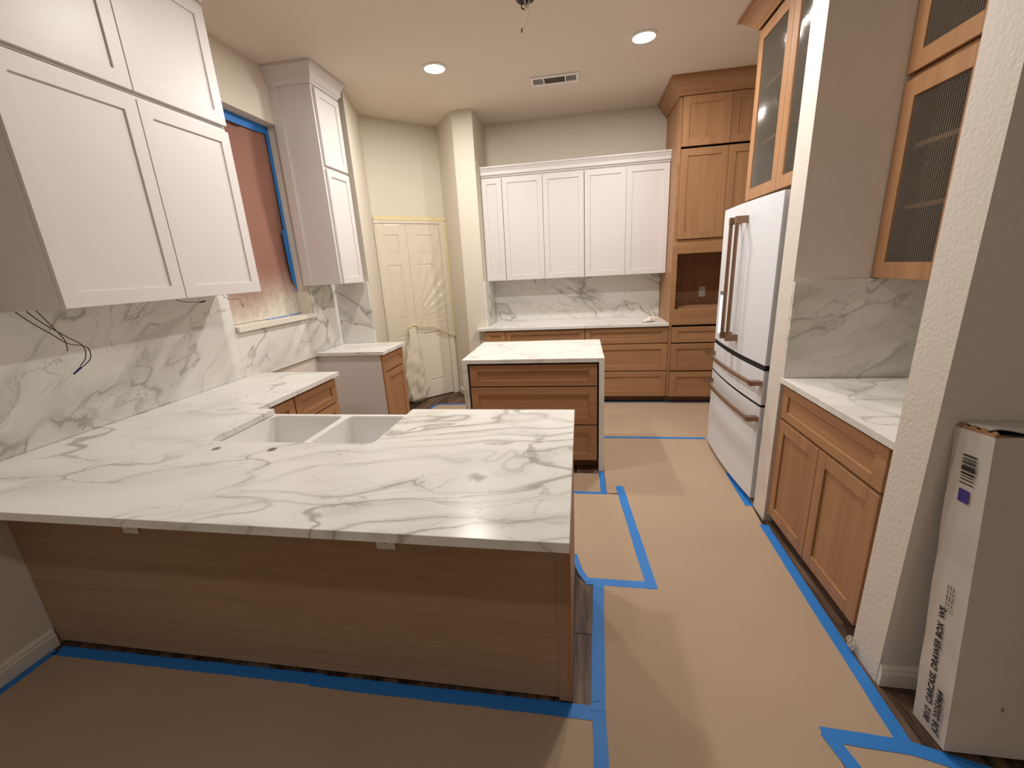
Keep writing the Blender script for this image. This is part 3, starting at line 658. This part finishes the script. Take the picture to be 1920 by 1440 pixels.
# rim with two rounded holes: outer rectangle plus hole rings triangulated
ov = [bm.verts.new(c) for c in ((sx0, sy0, sz1), (sx1, sy0, sz1), (sx1, sy1, sz1), (sx0, sy1, sz1))]
edges = [bm.edges.new((ov[i], ov[(i+1) % 4])) for i in range(4)]
for r in holes: edges += [bm.edges.get((r[k], r[(k+1) % len(r)])) for k in range(len(r))]
bmesh.ops.triangle_fill(bm, edges=edges, use_beauty=True, normal=(0, 0, 1))
lo = [bm.verts.new((v.co.x, v.co.y, sz0)) for v in ov]
for i in range(4): bm.faces.new((ov[i], ov[(i+1) % 4], lo[(i+1) % 4], lo[i]))
bm.faces.new(lo[::-1])
obj('basin', bm, 'ceramic', sk)
for cx_ in ((sx0+xm)/2, (sx1+xm)/2):
    bm = new(); bmesh.ops.create_cone(bm, cap_ends=True, segments=24, radius1=0.045, radius2=0.042, depth=0.004, matrix=Matrix.Translation((cx_, 1.66, sz0+0.015))); obj('drain', bm, 'drain', sk)

# right base, counter, splash
FR = Front('y', 1.135, -1)
rb = basecab('base_cabinet', 'oak base cabinet with one wide drawer over two doors, right of aisle', FR, 1.558, 2.443, 0.655,
        [('drawer_front', 1.60, 2.438, 0.685, 0.868), ('door', 1.60, 2.022, 0.062, 0.670), ('door', 2.026, 2.438, 0.062, 0.670)], None, kick=False, zk=0.062, rail=0.065)
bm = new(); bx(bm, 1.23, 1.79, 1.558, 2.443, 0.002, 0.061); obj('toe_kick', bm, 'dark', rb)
bm = new(); bx(bm, 1.097, 1.799, 1.549, 2.443, 0.882, 0.914); single('bar_countertop', bm, 'marble_rt', 'white marble countertop on the right, between two wall ends', 'countertop', bevel=0.0015)
bm = new(); bx(bm, 1.100, 1.799, 2.423, 2.444, 0.915, 1.432); single('backsplash', bm, 'marble_rt', 'marble splash with a diagonal dark vein above the right countertop', 'backsplash')
bm = new(); bx(bm, 1.778, 1.7995, 1.549, 2.422, 0.915, 1.432); single('backsplash', bm, 'marble_rt', 'marble splash on the back wall of the right niche', 'backsplash')
# glass wall cabinets on the right
def glasscab(label, fr, u0, u1, depth, z0, z1, doors, shelves, stile=0.075):
    loc = (fr.f-fr.s*depth/2, (u0+u1)/2, z0)
    t = thing('glass_cabinet', label, 'cabinet', loc)
    bm = new(); th = 0.018
    fr.box(bm, u0, u1, -depth, 0, z0, z0+th); fr.box(bm, u0, u1, -depth, 0, z1-th, z1)
    fr.box(bm, u0, u0+th, -depth, 0, z0+th, z1-th); fr.box(bm, u1-th, u1, -depth, 0, z0+th, z1-th); fr.box(bm, u0+th, u1-th, -depth, -depth+0.01, z0+th, z1-th)
    obj('carcass', bm, 'wood_v', t)
    for z in shelves:
        bm = new(); fr.box(bm, u0+th, u1-th, -depth+0.011, -0.02, z, z+0.019); obj('shelf', bm, 'wood_h', t)
    for a, b, c, d in doors:
        dd = shaker(fr, 'door', a, b, c, d, WD, t, rail=0.075, stile=stile, glass=True)
        reed_pane(fr, a+stile-0.003, b-stile+0.003, c+0.072, d-0.072, dd)
    return t
FG = Front('y', 1.475, -1)
glasscab('oak wall cabinet with reeded glass doors and two shelves, above right countertop', FG, 1.56, 2.443, 0.324, 1.434, 2.292, [(1.565, 1.996, 1.436, 2.290), (2.0, 2.441, 1.436, 2.290)], (1.745, 2.005))
glasscab('upper oak cabinet with reeded glass on the right, cut by the top of photo', FG, 1.56, 2.443, 0.324, 2.296, 3.05, [(1.565, 1.996, 2.318, 3.03), (2.0, 2.441, 2.318, 3.03)], (2.66,))
FGF = Front('y', 1.255, -1)
glasscab('oak reeded glass cabinet above the refrigerator', FGF, 2.604, 3.66, 0.60, 1.962, 3.062, [(2.61, 3.139, 1.966, 3.05), (3.143, 3.658, 1.966, 3.05)], (2.32, 2.68), stile=0.075)
bm = new(); sweep(bm, [(1.85, 3.6615), (1.2335, 3.6615), (1.2335, 2.603)], crown_prof(3.064, CEIL-0.002, 0.115))
single('crown_molding', bm, 'wood_h', 'oak crown molding above the refrigerator cabinet at top of photo', 'molding')

# ------------------------------------------------------------------ refrigerator
fg = thing('refrigerator', 'white french door refrigerator with bronze bar handles', 'refrigerator', (1.45, 3.11, 0))
boxo('body', (1.145, 1.85, 2.635, 3.60, 0.03, 1.895), 'fgrey', fg)
for yy in (2.68, 3.55): boxo('foot', (1.16, 1.21, yy-0.02, yy+0.02, 0.001, 0.03), 'black', fg)
def fx(y):  # bowed front
    t = (y-3.118)/0.49; return 1.062+0.024*t*t
def curved(name, y0, y1, z0, z1, mat, back=1.135, out=0.0, parent=fg, n=14):
    bm = new(); a = []
    for i in range(n+1):
        y = y0+(y1-y0)*i/n; x = fx(y)-out
        a.append([bm.verts.new(c) for c in ((x, y, z0), (x, y, z1), (back, y, z1), (back, y, z0))])
    for p, q in zip(a, a[1:]):
        for k in range(4): bm.faces.new((p[k], p[(k+1) % 4], q[(k+1) % 4], q[k]))
    bm.faces.new(a[0]); bm.faces.new(a[-1][::-1])
    return obj(name, bm, mat, parent)
fy0, fy1, fm = 2.632, 3.604, 3.118
d1 = curved('door', fy0, fm-0.002, 0.934, 1.905, 'fridge'); d2 = curved('door', fm+0.002, fy1, 0.934, 1.905, 'fridge')
w1 = curved('drawer', fy0, fy1, 0.686, 0.898, 'fridge'); w2 = curved('drawer', fy0, fy1, 0.045, 0.668, 'fridge')
curved('gasket', fy0+0.004, fy1-0.004, 0.8985, 0.9335, 'black', out=-0.003, back=1.14); curved('gasket', fy0+0.004, fy1-0.004, 0.6685, 0.6855, 'black', out=-0.003, back=1.14)
def vhandle(y, parent):
    bm = new(); xh = fx(y)-0.062
    tube(bm, [(xh, y, 1.045), (xh, y, 1.80)], 0.0125, 14)
    for z in (1.028, 1.795):
        bx(bm, xh-0.012, fx(y)-0.001, y-0.013, y+0.013, z-0.018, z+0.026)
    obj('handle', bm, 'bronze', parent, label='bronze bar handle')
vhandle(3.062, d1); vhandle(3.174, d2)
def hhandle(z, parent):
    bm = new(); pts = [(fx(2.66+0.89*i/12)-0.058, 2.66+0.89*i/12, z) for i in range(13)]
    tube(bm, pts, 0.0125, 12)
    for y in (2.652, 3.560): bx(bm, fx(y)-0.070, fx(y)-0.001, y-0.02, y+0.02, z-0.014, z+0.014)
    obj('handle', bm, 'bronze', parent, label='bronze bar handle')
hhandle(0.822, w1); hhandle(0.592, w2)
dp = curved('dispenser', 3.335, 3.50, 0.985, 1.40, 'plastic', back=fx(3.4)+0.02, out=0.003, parent=d2, n=4)
boxo('display', (fx(3.41)-0.006, fx(3.41)-0.001, 3.35, 3.485, 1.0, 1.29), 'display', d2)
boxo('dispenser_trim', (fx(3.41)-0.009, fx(3.41)-0.001, 3.35, 3.485, 1.295, 1.32), 'fgrey', d2)

# ------------------------------------------------------------------ ceiling fixtures
def downlight(x, y, lab, f=1.0):
    t = thing('recessed_downlight', lab, 'ceiling light', (x, y, CEIL-0.014))
    bm = new(); prof = [(0.082, CEIL-0.0125), (0.086, CEIL-0.012), (0.095, CEIL-0.005), (0.098, CEIL-0.001), (0.082, CEIL-0.001)]
    rings = [[bm.verts.new((x+r*math.cos(2*math.pi*k/40), y+r*math.sin(2*math.pi*k/40), z)) for r, z in prof] for k in range(40)]
    for k in range(40):
        a, b = rings[k], rings[(k+1) % 40]
        for j in range(5): bm.faces.new((a[j], b[j], b[(j+1) % 5], a[(j+1) % 5]))
    obj('trim_ring', bm, 'plastic', t, smooth=True)
    bm = new(); bmesh.ops.create_circle(bm, cap_ends=True, segments=40, radius=0.0818, matrix=Matrix.Translation((x, y, CEIL-0.0105))); lens = obj('lens', bm, 'lens', t)
    ld = bpy.data.lights.new('lamp', 'AREA'); ld.shape = 'DISK'; ld.size = 0.15; ld.energy = LAMP_W*f; ld.color = LAMP_COL if y > 1 else (0.96, 0.97, 1.0)
    lo_ = bpy.data.objects.new('lamp', ld); COL.objects.link(lo_); lo_.parent = t; lo_.location = (0, 0, -0.003)
    return t
labs = ['round lit downlight over the left of the kitchen, left of the air vent', 'round lit downlight toward the right, above the tall oak cabinet',
        'round downlight above the sink, reflected in the white top cabinet', 'round downlight above the aisle, just out of view overhead', 'dim round downlight in the room behind the camera, left', 'dim unseen fill downlight added behind the camera, right']
for (x, y, f), lb in zip(LAMPS, labs): downlight(x, y, lb, f)
vt = thing('air_vent', 'white rectangular ceiling air vent between the two downlights', 'vent', (-0.215, 4.335, CEIL-0.012))
vx0, vx1, vy0, vy1 = -0.43, 0.0, 4.245, 4.435; zt, zb = CEIL-0.0005, CEIL-0.010; bd = 0.036
bx_, by_ = 0.026, 0.036
bm = new(); bx(bm, vx0, vx1, vy0, vy0+by_, zb, zt); bx(bm, vx0, vx1, vy1-by_, vy1, zb, zt); bx(bm, vx0, vx0+bx_, vy0+by_, vy1-by_, zb, zt); bx(bm, vx1-bx_, vx1, vy0+by_, vy1-by_, zb, zt)
ix0, ix1 = vx0+bx_, vx1-bx_; m0, m1 = ix0+0.092, ix1-0.092
for mx_ in (m0, m1): bx(bm, mx_-0.006, mx_+0.006, vy0+by_, vy1-by_, zb, zt)
obj('frame', bm, 'plastic', vt, bevel=0.001)
boxo('duct', (ix0, ix1, vy0+by_, vy1-by_, CEIL-0.002, CEIL-0.0006), 'slot', vt)
for k in range(5):
    for s0 in (ix0, m1+0.006):
        x = s0+0.012+k*0.0155; boxo('louver', (x, x+0.004, vy0+by_, vy1-by_, zb+0.001, zb+0.005), 'plastic', vt)
for k in range(9):
    y = vy0+by_+0.004+k*0.0130; boxo('louver', (m0+0.006, m1-0.006, y, y+0.006, zb+0.002, zb+0.005), 'ghostw', vt, label='dark lengthwise louver')
# junction box with wires
jb = thing('junction_box', 'open ceiling junction box with loose wires at top of photo', 'junction box', (-0.325, 3.10, CEIL-0.01))
bm = new(); jc = (-0.325, 3.118)
bmesh.ops.create_cone(bm, cap_ends=True, segments=28, radius1=0.058, radius2=0.060, depth=0.004, matrix=Matrix.Translation((jc[0], jc[1], CEIL-0.003))); obj('rim', bm, 'copper', jb)
bm = new(); bmesh.ops.create_cone(bm, cap_ends=True, segments=28, radius1=0.050, radius2=0.050, depth=0.002, matrix=Matrix.Translation((jc[0], jc[1], CEIL-0.0065))); obj('box', bm, 'slot', jb)
bm = new(); bx(bm, jc[0]-0.006, jc[0]+0.006, jc[1]-0.042, jc[1]+0.042, CEIL-0.018, CEIL-0.012); obj('strap', bm, 'drain', jb)
for k, (dx, dy, mt) in enumerate(((-0.02, 0.01, 'wire'), (0.015, 0.02, 'rag'), (0.005, -0.02, 'wire'), (0.02, -0.005, 'rag'))):
    bm = new(); tube(bm, smooth_path([(jc[0]+dx, jc[1]+dy, CEIL-0.008), (jc[0]+dx*1.4, jc[1]+dy*1.5, CEIL-0.035), (jc[0]+dx*0.5, jc[1]+dy+0.02, CEIL-0.042), (jc[0]+dx*1.2, jc[1]+0.03, CEIL-0.03)]), 0.003, 6); obj('wire', bm, mt, jb)
bm = new(); pth = smooth_path([(jc[0]+0.01, jc[1]+0.02, CEIL-0.01), (jc[0]+0.02, jc[1]+0.05, CEIL-0.05), (jc[0]-0.01, jc[1]+0.07, CEIL-0.10), (jc[0]-0.035, jc[1]+0.075, CEIL-0.12)])
tube(bm, pth, 0.0014, 5); obj('wire', bm, 'wirey', jb)
bm = new(); tube(bm, [(jc[0]-0.035, jc[1]+0.075, CEIL-0.115), (jc[0]-0.039, jc[1]+0.076, CEIL-0.137)], [0.004, 0.0055], 8); obj('wire_nut', bm, 'wire', jb)

# ------------------------------------------------------------------ outlets
def outlet(x, z, y, lab, horiz=False):
    w_, h_ = (0.115, 0.072) if horiz else (0.072, 0.118)
    t = thing('outlet', lab, 'outlet', (x, y, z))
    bm = new(); bx(bm, x-w_/2, x+w_/2, y-0.006, y-0.0005, z, z+h_); obj('cover_plate', bm, 'plastic', t, bevel=0.0015)
    for k in (-1, 1):
        if horiz: cx_, cz_ = x+k*0.022, z+h_/2
        else: cx_, cz_ = x, z+h_/2+k*0.022
        r = boxo('receptacle', (cx_-0.014, cx_+0.014, y-0.0085, y-0.006, cz_-0.016, cz_+0.016), 'plastic', t)
        bm = new()
        for q in (-0.005, 0.005): bx(bm, cx_+q-0.001, cx_+q+0.001, y-0.0092, y-0.0084, cz_-0.002, cz_+0.008)
        bx(bm, cx_-0.002, cx_+0.002, y-0.0092, y-0.0084, cz_-0.012, cz_-0.008); obj('slot', bm, 'slot', r)
outlet(-1.783, 0.636, PYF-0.001, 'left white outlet on the peninsula panel under the counter overhang')
outlet(-0.693, 0.636, PYF-0.001, 'right white outlet on the peninsula panel under the counter overhang')
outlet(1.412, 1.125, TB-0.013, 'white outlet inside the empty opening of tall oak cabinet')

# ------------------------------------------------------------------ loose wires under the cabinets
def wire(label, strands, ends=()):
    t = thing('loose_wire', label, 'wire', strands[0][0][0])
    for pts, r, mt in strands: bm = new(); tube(bm, smooth_path(pts), r, 6); obj('strand', bm, mt, t, smooth=True)
    for pts, r, mt in ends: bm = new(); tube(bm, pts, r, 8); obj('connector', bm, mt, t)
wire('pair of long dark wires hanging with a dark blue connector, under big white cabinets',
     [([(-2.32, 1.44, 1.511), (-2.31, 1.47, 1.46), (-2.30, 1.53, 1.39), (-2.30, 1.585, 1.335), (-2.30, 1.583, 1.28), (-2.30, 1.55, 1.245)], 0.0022, 'wire'),
      ([(-2.33, 1.41, 1.511), (-2.33, 1.45, 1.46), (-2.32, 1.50, 1.40), (-2.31, 1.54, 1.352), (-2.30, 1.60, 1.325), (-2.30, 1.60, 1.27), (-2.30, 1.55, 1.235)], 0.0022, 'wire'),
      ([(-2.30, 1.46, 1.511), (-2.30, 1.50, 1.43), (-2.30, 1.525, 1.37), (-2.30, 1.522, 1.32)], 0.0020, 'wire')],
     [([(-2.30, 1.552, 1.238), (-2.30, 1.515, 1.215)], [0.005, 0.004], 'wireb')])
wire('short wire stub with black tip under the middle of big white cabinets', [([(-2.30, 2.10, 1.511), (-2.30, 2.15, 1.487), (-2.30, 2.22, 1.478), (-2.30, 2.27, 1.474)], 0.002, 'wire')], [([(-2.30, 2.265, 1.474), (-2.30, 2.30, 1.478)], 0.0045, 'black')])
wire('thin looped wire hanging beside the window from the big white cabinet', [([(-2.30, 2.43, 1.511), (-2.30, 2.48, 1.475), (-2.30, 2.545, 1.473), (-2.30, 2.58, 1.455), (-2.30, 2.592, 1.41), (-2.30, 2.575, 1.44)], 0.0015, 'wire')])
wire('thin dark wire hanging under the narrow white cabinet right of window', [([(-2.25, 3.56, 1.514), (-2.25, 3.585, 1.48), (-2.25, 3.60, 1.45), (-2.25, 3.57, 1.40)], 0.0022, 'wire')])
wire('curled tan wire hanging under the back wall cabinets, left part', [([(-0.68, 5.12, 1.427), (-0.71, 5.11, 1.35), (-0.68, 5.10, 1.29), (-0.62, 5.10, 1.31), (-0.585, 5.10, 1.345)], 0.0022, 'wirey')])
wire('small black wire end under the back wall cabinets beside tan wire', [([(-0.53, 5.10, 1.427), (-0.532, 5.10, 1.40), (-0.54, 5.10, 1.385)], 0.003, 'black')])
# scrap on back counter
bm = new(); bmesh.ops.create_icosphere(bm, subdivisions=4, radius=1)
for v in bm.verts:
    p = v.co.copy(); k = 1+0.22*math.sin(p.x*7+1)*math.sin(p.y*6)+0.16*math.sin(p.z*9+p.x*5)+0.08*math.sin(p.y*19+p.z*13)
    h = 0.5+0.5*math.tanh(p.x*2+0.6)
    v.co = Vector((0.745+p.x*0.078*k, 4.815+p.y*0.045*k, 0.9145+max(0, (p.z*0.5+0.5))*0.055*k*h))
single('paper_scrap', bm, 'rag', 'crumpled white scrap lying on the right end of back counter', 'scrap')

# ------------------------------------------------------------------ floor paper and tape
PZ = 0.0018
def sheet(label, pts):
    bm = new(); prism(bm, pts, 0.0004, PZ); return single('floor_paper', bm, 'paper', label, 'floor paper')
sheet('brown protective floor paper in the foreground, in front of the peninsula', [(-2.395, -2.7), (0.052, -2.7), (0.052, 1.15), (-0.04, 1.15), (-2.385, 1.15)])
sheet('long brown protective floor paper down the aisle beside the refrigerator', [(0.054, -2.7), (0.815, -2.7), (0.815, 1.178), (1.035, 1.178), (1.075, 2.40), (1.092, 2.60), (1.135, 2.62), (1.135, 3.698), (0.175, 3.698), (0.175, 2.70), (0.285, 2.70), (0.348, 1.82), (0.08, 1.80)])
sheet('brown protective floor paper in the lower right corner by the cardboard box', [(0.817, -2.7), (2.9, -2.7), (2.9, 1.08), (1.15, 1.13), (1.03, 1.176), (0.817, 1.176)])
sheet('brown protective floor paper behind the peninsula, left of the angled tape', [(-1.70, 1.94), (-0.05, 1.94), (0.0, 1.822), (0.344, 1.822), (0.282, 2.688), (-1.70, 2.688)])
sheet('small brown floor paper in front of the island drawers', [(-0.88, 2.692), (0.15, 2.692), (0.15, 2.985), (-0.88, 2.985)])
sheet('brown protective floor paper across the back of kitchen before the oak drawers', [(-1.76, 2.692), (-0.91, 2.692), (-0.91, 3.80), (0.172, 3.80), (0.172, 3.702), (1.2, 3.702), (1.80, 3.75), (1.80, 4.765), (-1.08, 4.765), (-1.12, 4.66), (-1.70, 4.66), (-1.76, 4.55)])
def tape(label, path, w_, z=None, lift=None):
    """path: plan polyline of the tape's centre line"""
    z = PZ if z is None else z
    P_ = [Vector(p) for p in path]; pts = []
    for a, b in zip(P_, P_[1:]):
        n = max(2, int((b-a).length/0.06))
        for k in range(n): pts.append(a+(b-a)*k/n)
    pts.append(P_[-1]); bm = new(); rows_ = []
    for i, p in enumerate(pts):
        d = (pts[min(i+1, len(pts)-1)]-pts[max(i-1, 0)]).normalized(); nn = Vector((-d.y, d.x))
        j1, j2 = random.uniform(-.0012, .0012), random.uniform(-.0012, .0012)
        l_ = lift(i/(len(pts)-1)) if lift else 0
        a, b = p+nn*(w_/2+j1), p-nn*(w_/2+j2)
        rows_.append([bm.verts.new((a.x, a.y, z+0.0002+l_)), bm.verts.new((b.x, b.y, z+0.0002+l_*0.8)), bm.verts.new((b.x, b.y, z+0.0008+l_*0.8)), bm.verts.new((a.x, a.y, z+0.0008+l_))])
    for r0, r1 in zip(rows_, rows_[1:]):
        for k in range(4): bm.faces.new((r0[k], r0[(k+1) % 4], r1[(k+1) % 4], r1[k]))
    bm.faces.new(rows_[0]); bm.faces.new(rows_[-1][::-1])
    return single('masking_tape', bm, 'tape', label, 'tape')
W = 0.048
tape('blue floor tape along the left part of the peninsula panel foot', [(-2.375, 1.151), (-1.06, 1.160)], W)
tape('blue floor tape along the right part of the peninsula panel foot', [(-1.09, 1.154), (0.045, 1.157)], W+0.004, PZ+0.0009)
tape('blue floor tape strip running from peninsula corner to bottom edge of photo', [(0.056, 1.18), (0.056, 0.98), (0.052, 0.4)], W, PZ+0.0018)
tape('blue floor tape strip beside the bare dark planks right of peninsula', [(0.053, 1.165), (0.066, 1.5), (0.080, 1.81)], W+0.006, PZ+0.0027)
tape('short blue floor tape crosspiece beyond the bare dark planks', [(0.012, 1.822), (0.36, 1.822)], W, PZ)
tape('angled blue floor tape strip in the middle of the aisle', [(0.343, 1.80), (0.268, 2.803)], W+0.006, PZ+0.0009)
tape('short blue floor tape strip in front of the island', [(-0.30, 2.690), (0.172, 2.698)], 0.032, PZ)
tape('short blue floor tape strip running from the island waterfall leg', [(0.154, 2.70), (0.149, 3.015)], 0.040, PZ+0.0009)
tape('thin blue floor tape line crossing the aisle from island to refrigerator', [(0.19, 3.700), (1.10, 3.706)], 0.040, PZ)
tape('long blue floor tape along the foot of the right oak base cabinet', [(1.084, 2.395), (1.062, 1.78), (1.046, 1.17)], W, PZ)
tape('blue floor tape strip from the lower right toward the cardboard box', [(0.80, 1.180), (1.05, 1.168), (1.32, 1.095)], W, PZ+0.0009)
tape('short blue floor tape leaving the bottom edge of photo at right', [(0.815, 1.185), (0.86, 1.02), (0.90, 0.8)], W, PZ+0.0018)
tape('blue floor tape under the front of the refrigerator', [(1.078, 2.60), (1.095, 3.05)], 0.050, PZ)
tape('dark blue floor tape along the left baseboard in the foreground', [(-2.382, 1.15), (-2.382, 0.2)], 0.034, PZ)
tape('blue floor tape along the toe kick of the back oak drawers', [(0.19, 4.745), (1.5, 4.752)], 0.03, PZ)
tape('short blue floor tape near the pantry door', [(-1.78, 4.50), (-1.745, 4.645), (-1.15, 4.66)], 0.035, PZ)
tape('lifted curling end of blue tape at the far corner of the peninsula', [(0.03, 1.815), (-0.01, 1.87), (-0.035, 1.93), (-0.045, 2.0)], 0.034, PZ+0.0012, lift=lambda t: 0.035*math.sin(t*2.2)**2)

tape('small folded scrap of blue tape stuck on the peninsula corner tape joint', [(0.030, 1.205), (0.058, 1.215)], 0.022, PZ+0.0042)
bm = new(); bmesh.ops.create_icosphere(bm, subdivisions=4, radius=1)
for v in bm.verts:
    p = v.co.copy(); k = 1+0.25*math.sin(p.y*9+p.z*4)+0.2*math.sin(p.z*13+p.x*7)+0.1*math.sin(p.y*27+p.x*11)
    v.co = Vector((1.078+p.x*0.009*k, 1.535+p.y*0.022*k, 0.036+p.z*0.030*(1+0.12*math.sin(p.y*17))))
for v in bm.verts: v.co.x = min(v.co.x, 1.0885)
single('plastic_scrap', bm, 'film', 'crumpled clear plastic scrap at the foot of the right wall end', 'scrap')
# ------------------------------------------------------------------ cardboard box leaning on the wall
ang = math.radians(6.1); BW, BD, BH = 0.62, 0.128, 1.055
bxt = thing('cardboard_box', 'tall flat white cardboard box with black lettering, leaning on right wall', 'box', (1.14, 1.288, 0.003))
bxt.rotation_euler = (-ang, 0, 0)
bpy.context.view_layer.update()
def lobj(name, bm, mat, parent=bxt, label=None, bevel=0):   # local coordinates: x 0..BW, y -BD..0, z 0..BH
    bmesh.ops.recalc_face_normals(bm, faces=bm.faces)
    if bevel: bmesh.ops.bevel(bm, geom=bm.edges[:], offset=bevel, segments=2, affect='EDGES')
    me = bpy.data.meshes.new(name); bm.to_mesh(me); bm.free(); me.materials.append(M[mat]); o = bpy.data.objects.new(name, me); COL.objects.link(o); o.parent = parent
    if label: o['label'] = label
    return o
bm = new(); bx(bm, 0, BW, -BD, 0, 0, BH-0.012)
bmesh.ops.subdivide_edges(bm, edges=bm.edges[:], cuts=9, use_grid_fill=True)
for v in bm.verts:
    k = 0.0022*math.sin(v.co.z*23+v.co.x*9)+0.0016*math.sin(v.co.x*31+v.co.y*40)
    if 0.01 < v.co.z: v.co.y += k if v.co.y < -BD/2 else 0; v.co.x += k*0.8 if v.co.x < 0.01 else 0
lobj('carton', bm, 'card')
bm = new(); bx(bm, 0.006, BW-0.006, -BD+0.006, -0.006, BH-0.0118, BH-0.009); lobj('inside', bm, 'slot')
# ragged top flaps
bm = new(); n = 26; rows_ = []
for i in range(n+1):
    x = 0.012+(BW-0.02)*i/n; z = BH-0.001+0.004*math.sin(i*1.3); y0 = -BD+0.022+0.012*math.sin(i*0.9+1)
    rows_.append([bm.verts.new((x, y0, z)), bm.verts.new((x, -0.003, BH+0.001)), bm.verts.new((x, -0.003, BH+0.005)), bm.verts.new((x, y0, z+0.004))])
for a, b in zip(rows_, rows_[1:]):
    for k in range(4): bm.faces.new((a[k], a[(k+1) % 4], b[(k+1) % 4], b[k]))
bm.faces.new(rows_[0]); bm.faces.new(rows_[-1][::-1]); lobj('flap', bm, 'card', label='lifted top flap')
bm = new(); rows_ = []
for i in range(15):
    y = -BD+BD*i/14; z = BH-0.012; h = 0.012+0.005*math.sin(i*1.7)
    rows_.append([bm.verts.new((0.0, y, z)), bm.verts.new((0.004, y, z+h)), bm.verts.new((0.008, y, z+h)), bm.verts.new((0.006, y, z))])
for a, b in zip(rows_, rows_[1:]):
    for k in range(4): bm.faces.new((a[k], a[(k+1) % 4], b[(k+1) % 4], b[k]))
bm.faces.new(rows_[0]); bm.faces.new(rows_[-1][::-1]); lobj('torn_edge', bm, 'cardin', label='torn brown edge')
bm = new(); rows_ = []
for i in range(27):
    x = BW*i/26; z = BH-0.014; h = 0.007+0.004*math.sin(i*1.1+2)
    rows_.append([bm.verts.new((x, -BD, z)), bm.verts.new((x, -BD+0.003, z+h)), bm.verts.new((x, -BD+0.006, z+h)), bm.verts.new((x, -BD+0.004, z))])
for a, b in zip(rows_, rows_[1:]):
    for k in range(4): bm.faces.new((a[k], a[(k+1) % 4], b[(k+1) % 4], b[k]))
bm.faces.new(rows_[0]); bm.faces.new(rows_[-1][::-1]); lobj('torn_edge', bm, 'cardin', label='torn brown edge')
# marks on the narrow side (plane x = -0.003): text runs up the box
XS = -0.0035
def side(b0, b1, z0, z1, bm): bx(bm, XS, XS+0.0008, b0, b1, z0, z1)
bm = new()
for z, h in ((0.965, .005), (0.956, .003), (0.950, .002), (0.943, .004), (0.936, .002), (0.929, .0045), (0.921, .008), (0.909, .006), (0.902, .002), (0.892, .003), (0.880, .003)):
    side(-0.088, -0.044, z, z+h, bm)
lobj('barcode', bm, 'ink', label='printed barcode')
bm = new(); side(-0.081, -0.047, 0.822, 0.862, bm); lobj('violet_square', bm, 'violet', label='violet printed square')
def tmx(y, z, flip=0):  # text x axis -> +z (up the box), text y axis -> -(-y).. read from -X side
    return Matrix(((0, 0, -1, XS), (0, 1, 0, y), (1, 0, 0, z), (0, 0, 0, 1)))
text_mesh('lettering', '0012  CARCASE, DRAWER BOX  WS', 0.031, 'ink', bxt, tmx(-0.066, 0.035)@Matrix.Diagonal((0.86,1,1,1)), bold=True)
text_mesh('lettering', 'JOB 20250464', 0.031, 'ink', bxt, tmx(-0.101, 0.026)@Matrix.Diagonal((0.86,1,1,1)), bold=True)
for k, (s_, tx) in enumerate(((0.009, 'Made to order cabinet part'), (0.009, 'Handle with care keep dry'), (0.009, 'Inspect before assembly'))):
    text_mesh('fine_print', '- - -- ---- -- --- --'[:18], 0.016, 'ink', bxt, tmx(-0.066-0.010*k, 0.455), bold=True)
bm = new(); bmesh.ops.create_icosphere(bm, subdivisions=2, radius=1)
for v in bm.verts: v.co = Vector((0.135+v.co.x*0.004, -BD-0.0028+v.co.y*0.0008, 0.175+v.co.z*0.007))
lobj('nick', bm, 'cardin', label='small brown nick')
# strip temporary properties
for o in bpy.data.objects:
    if 'wp' in o: del o['wp']
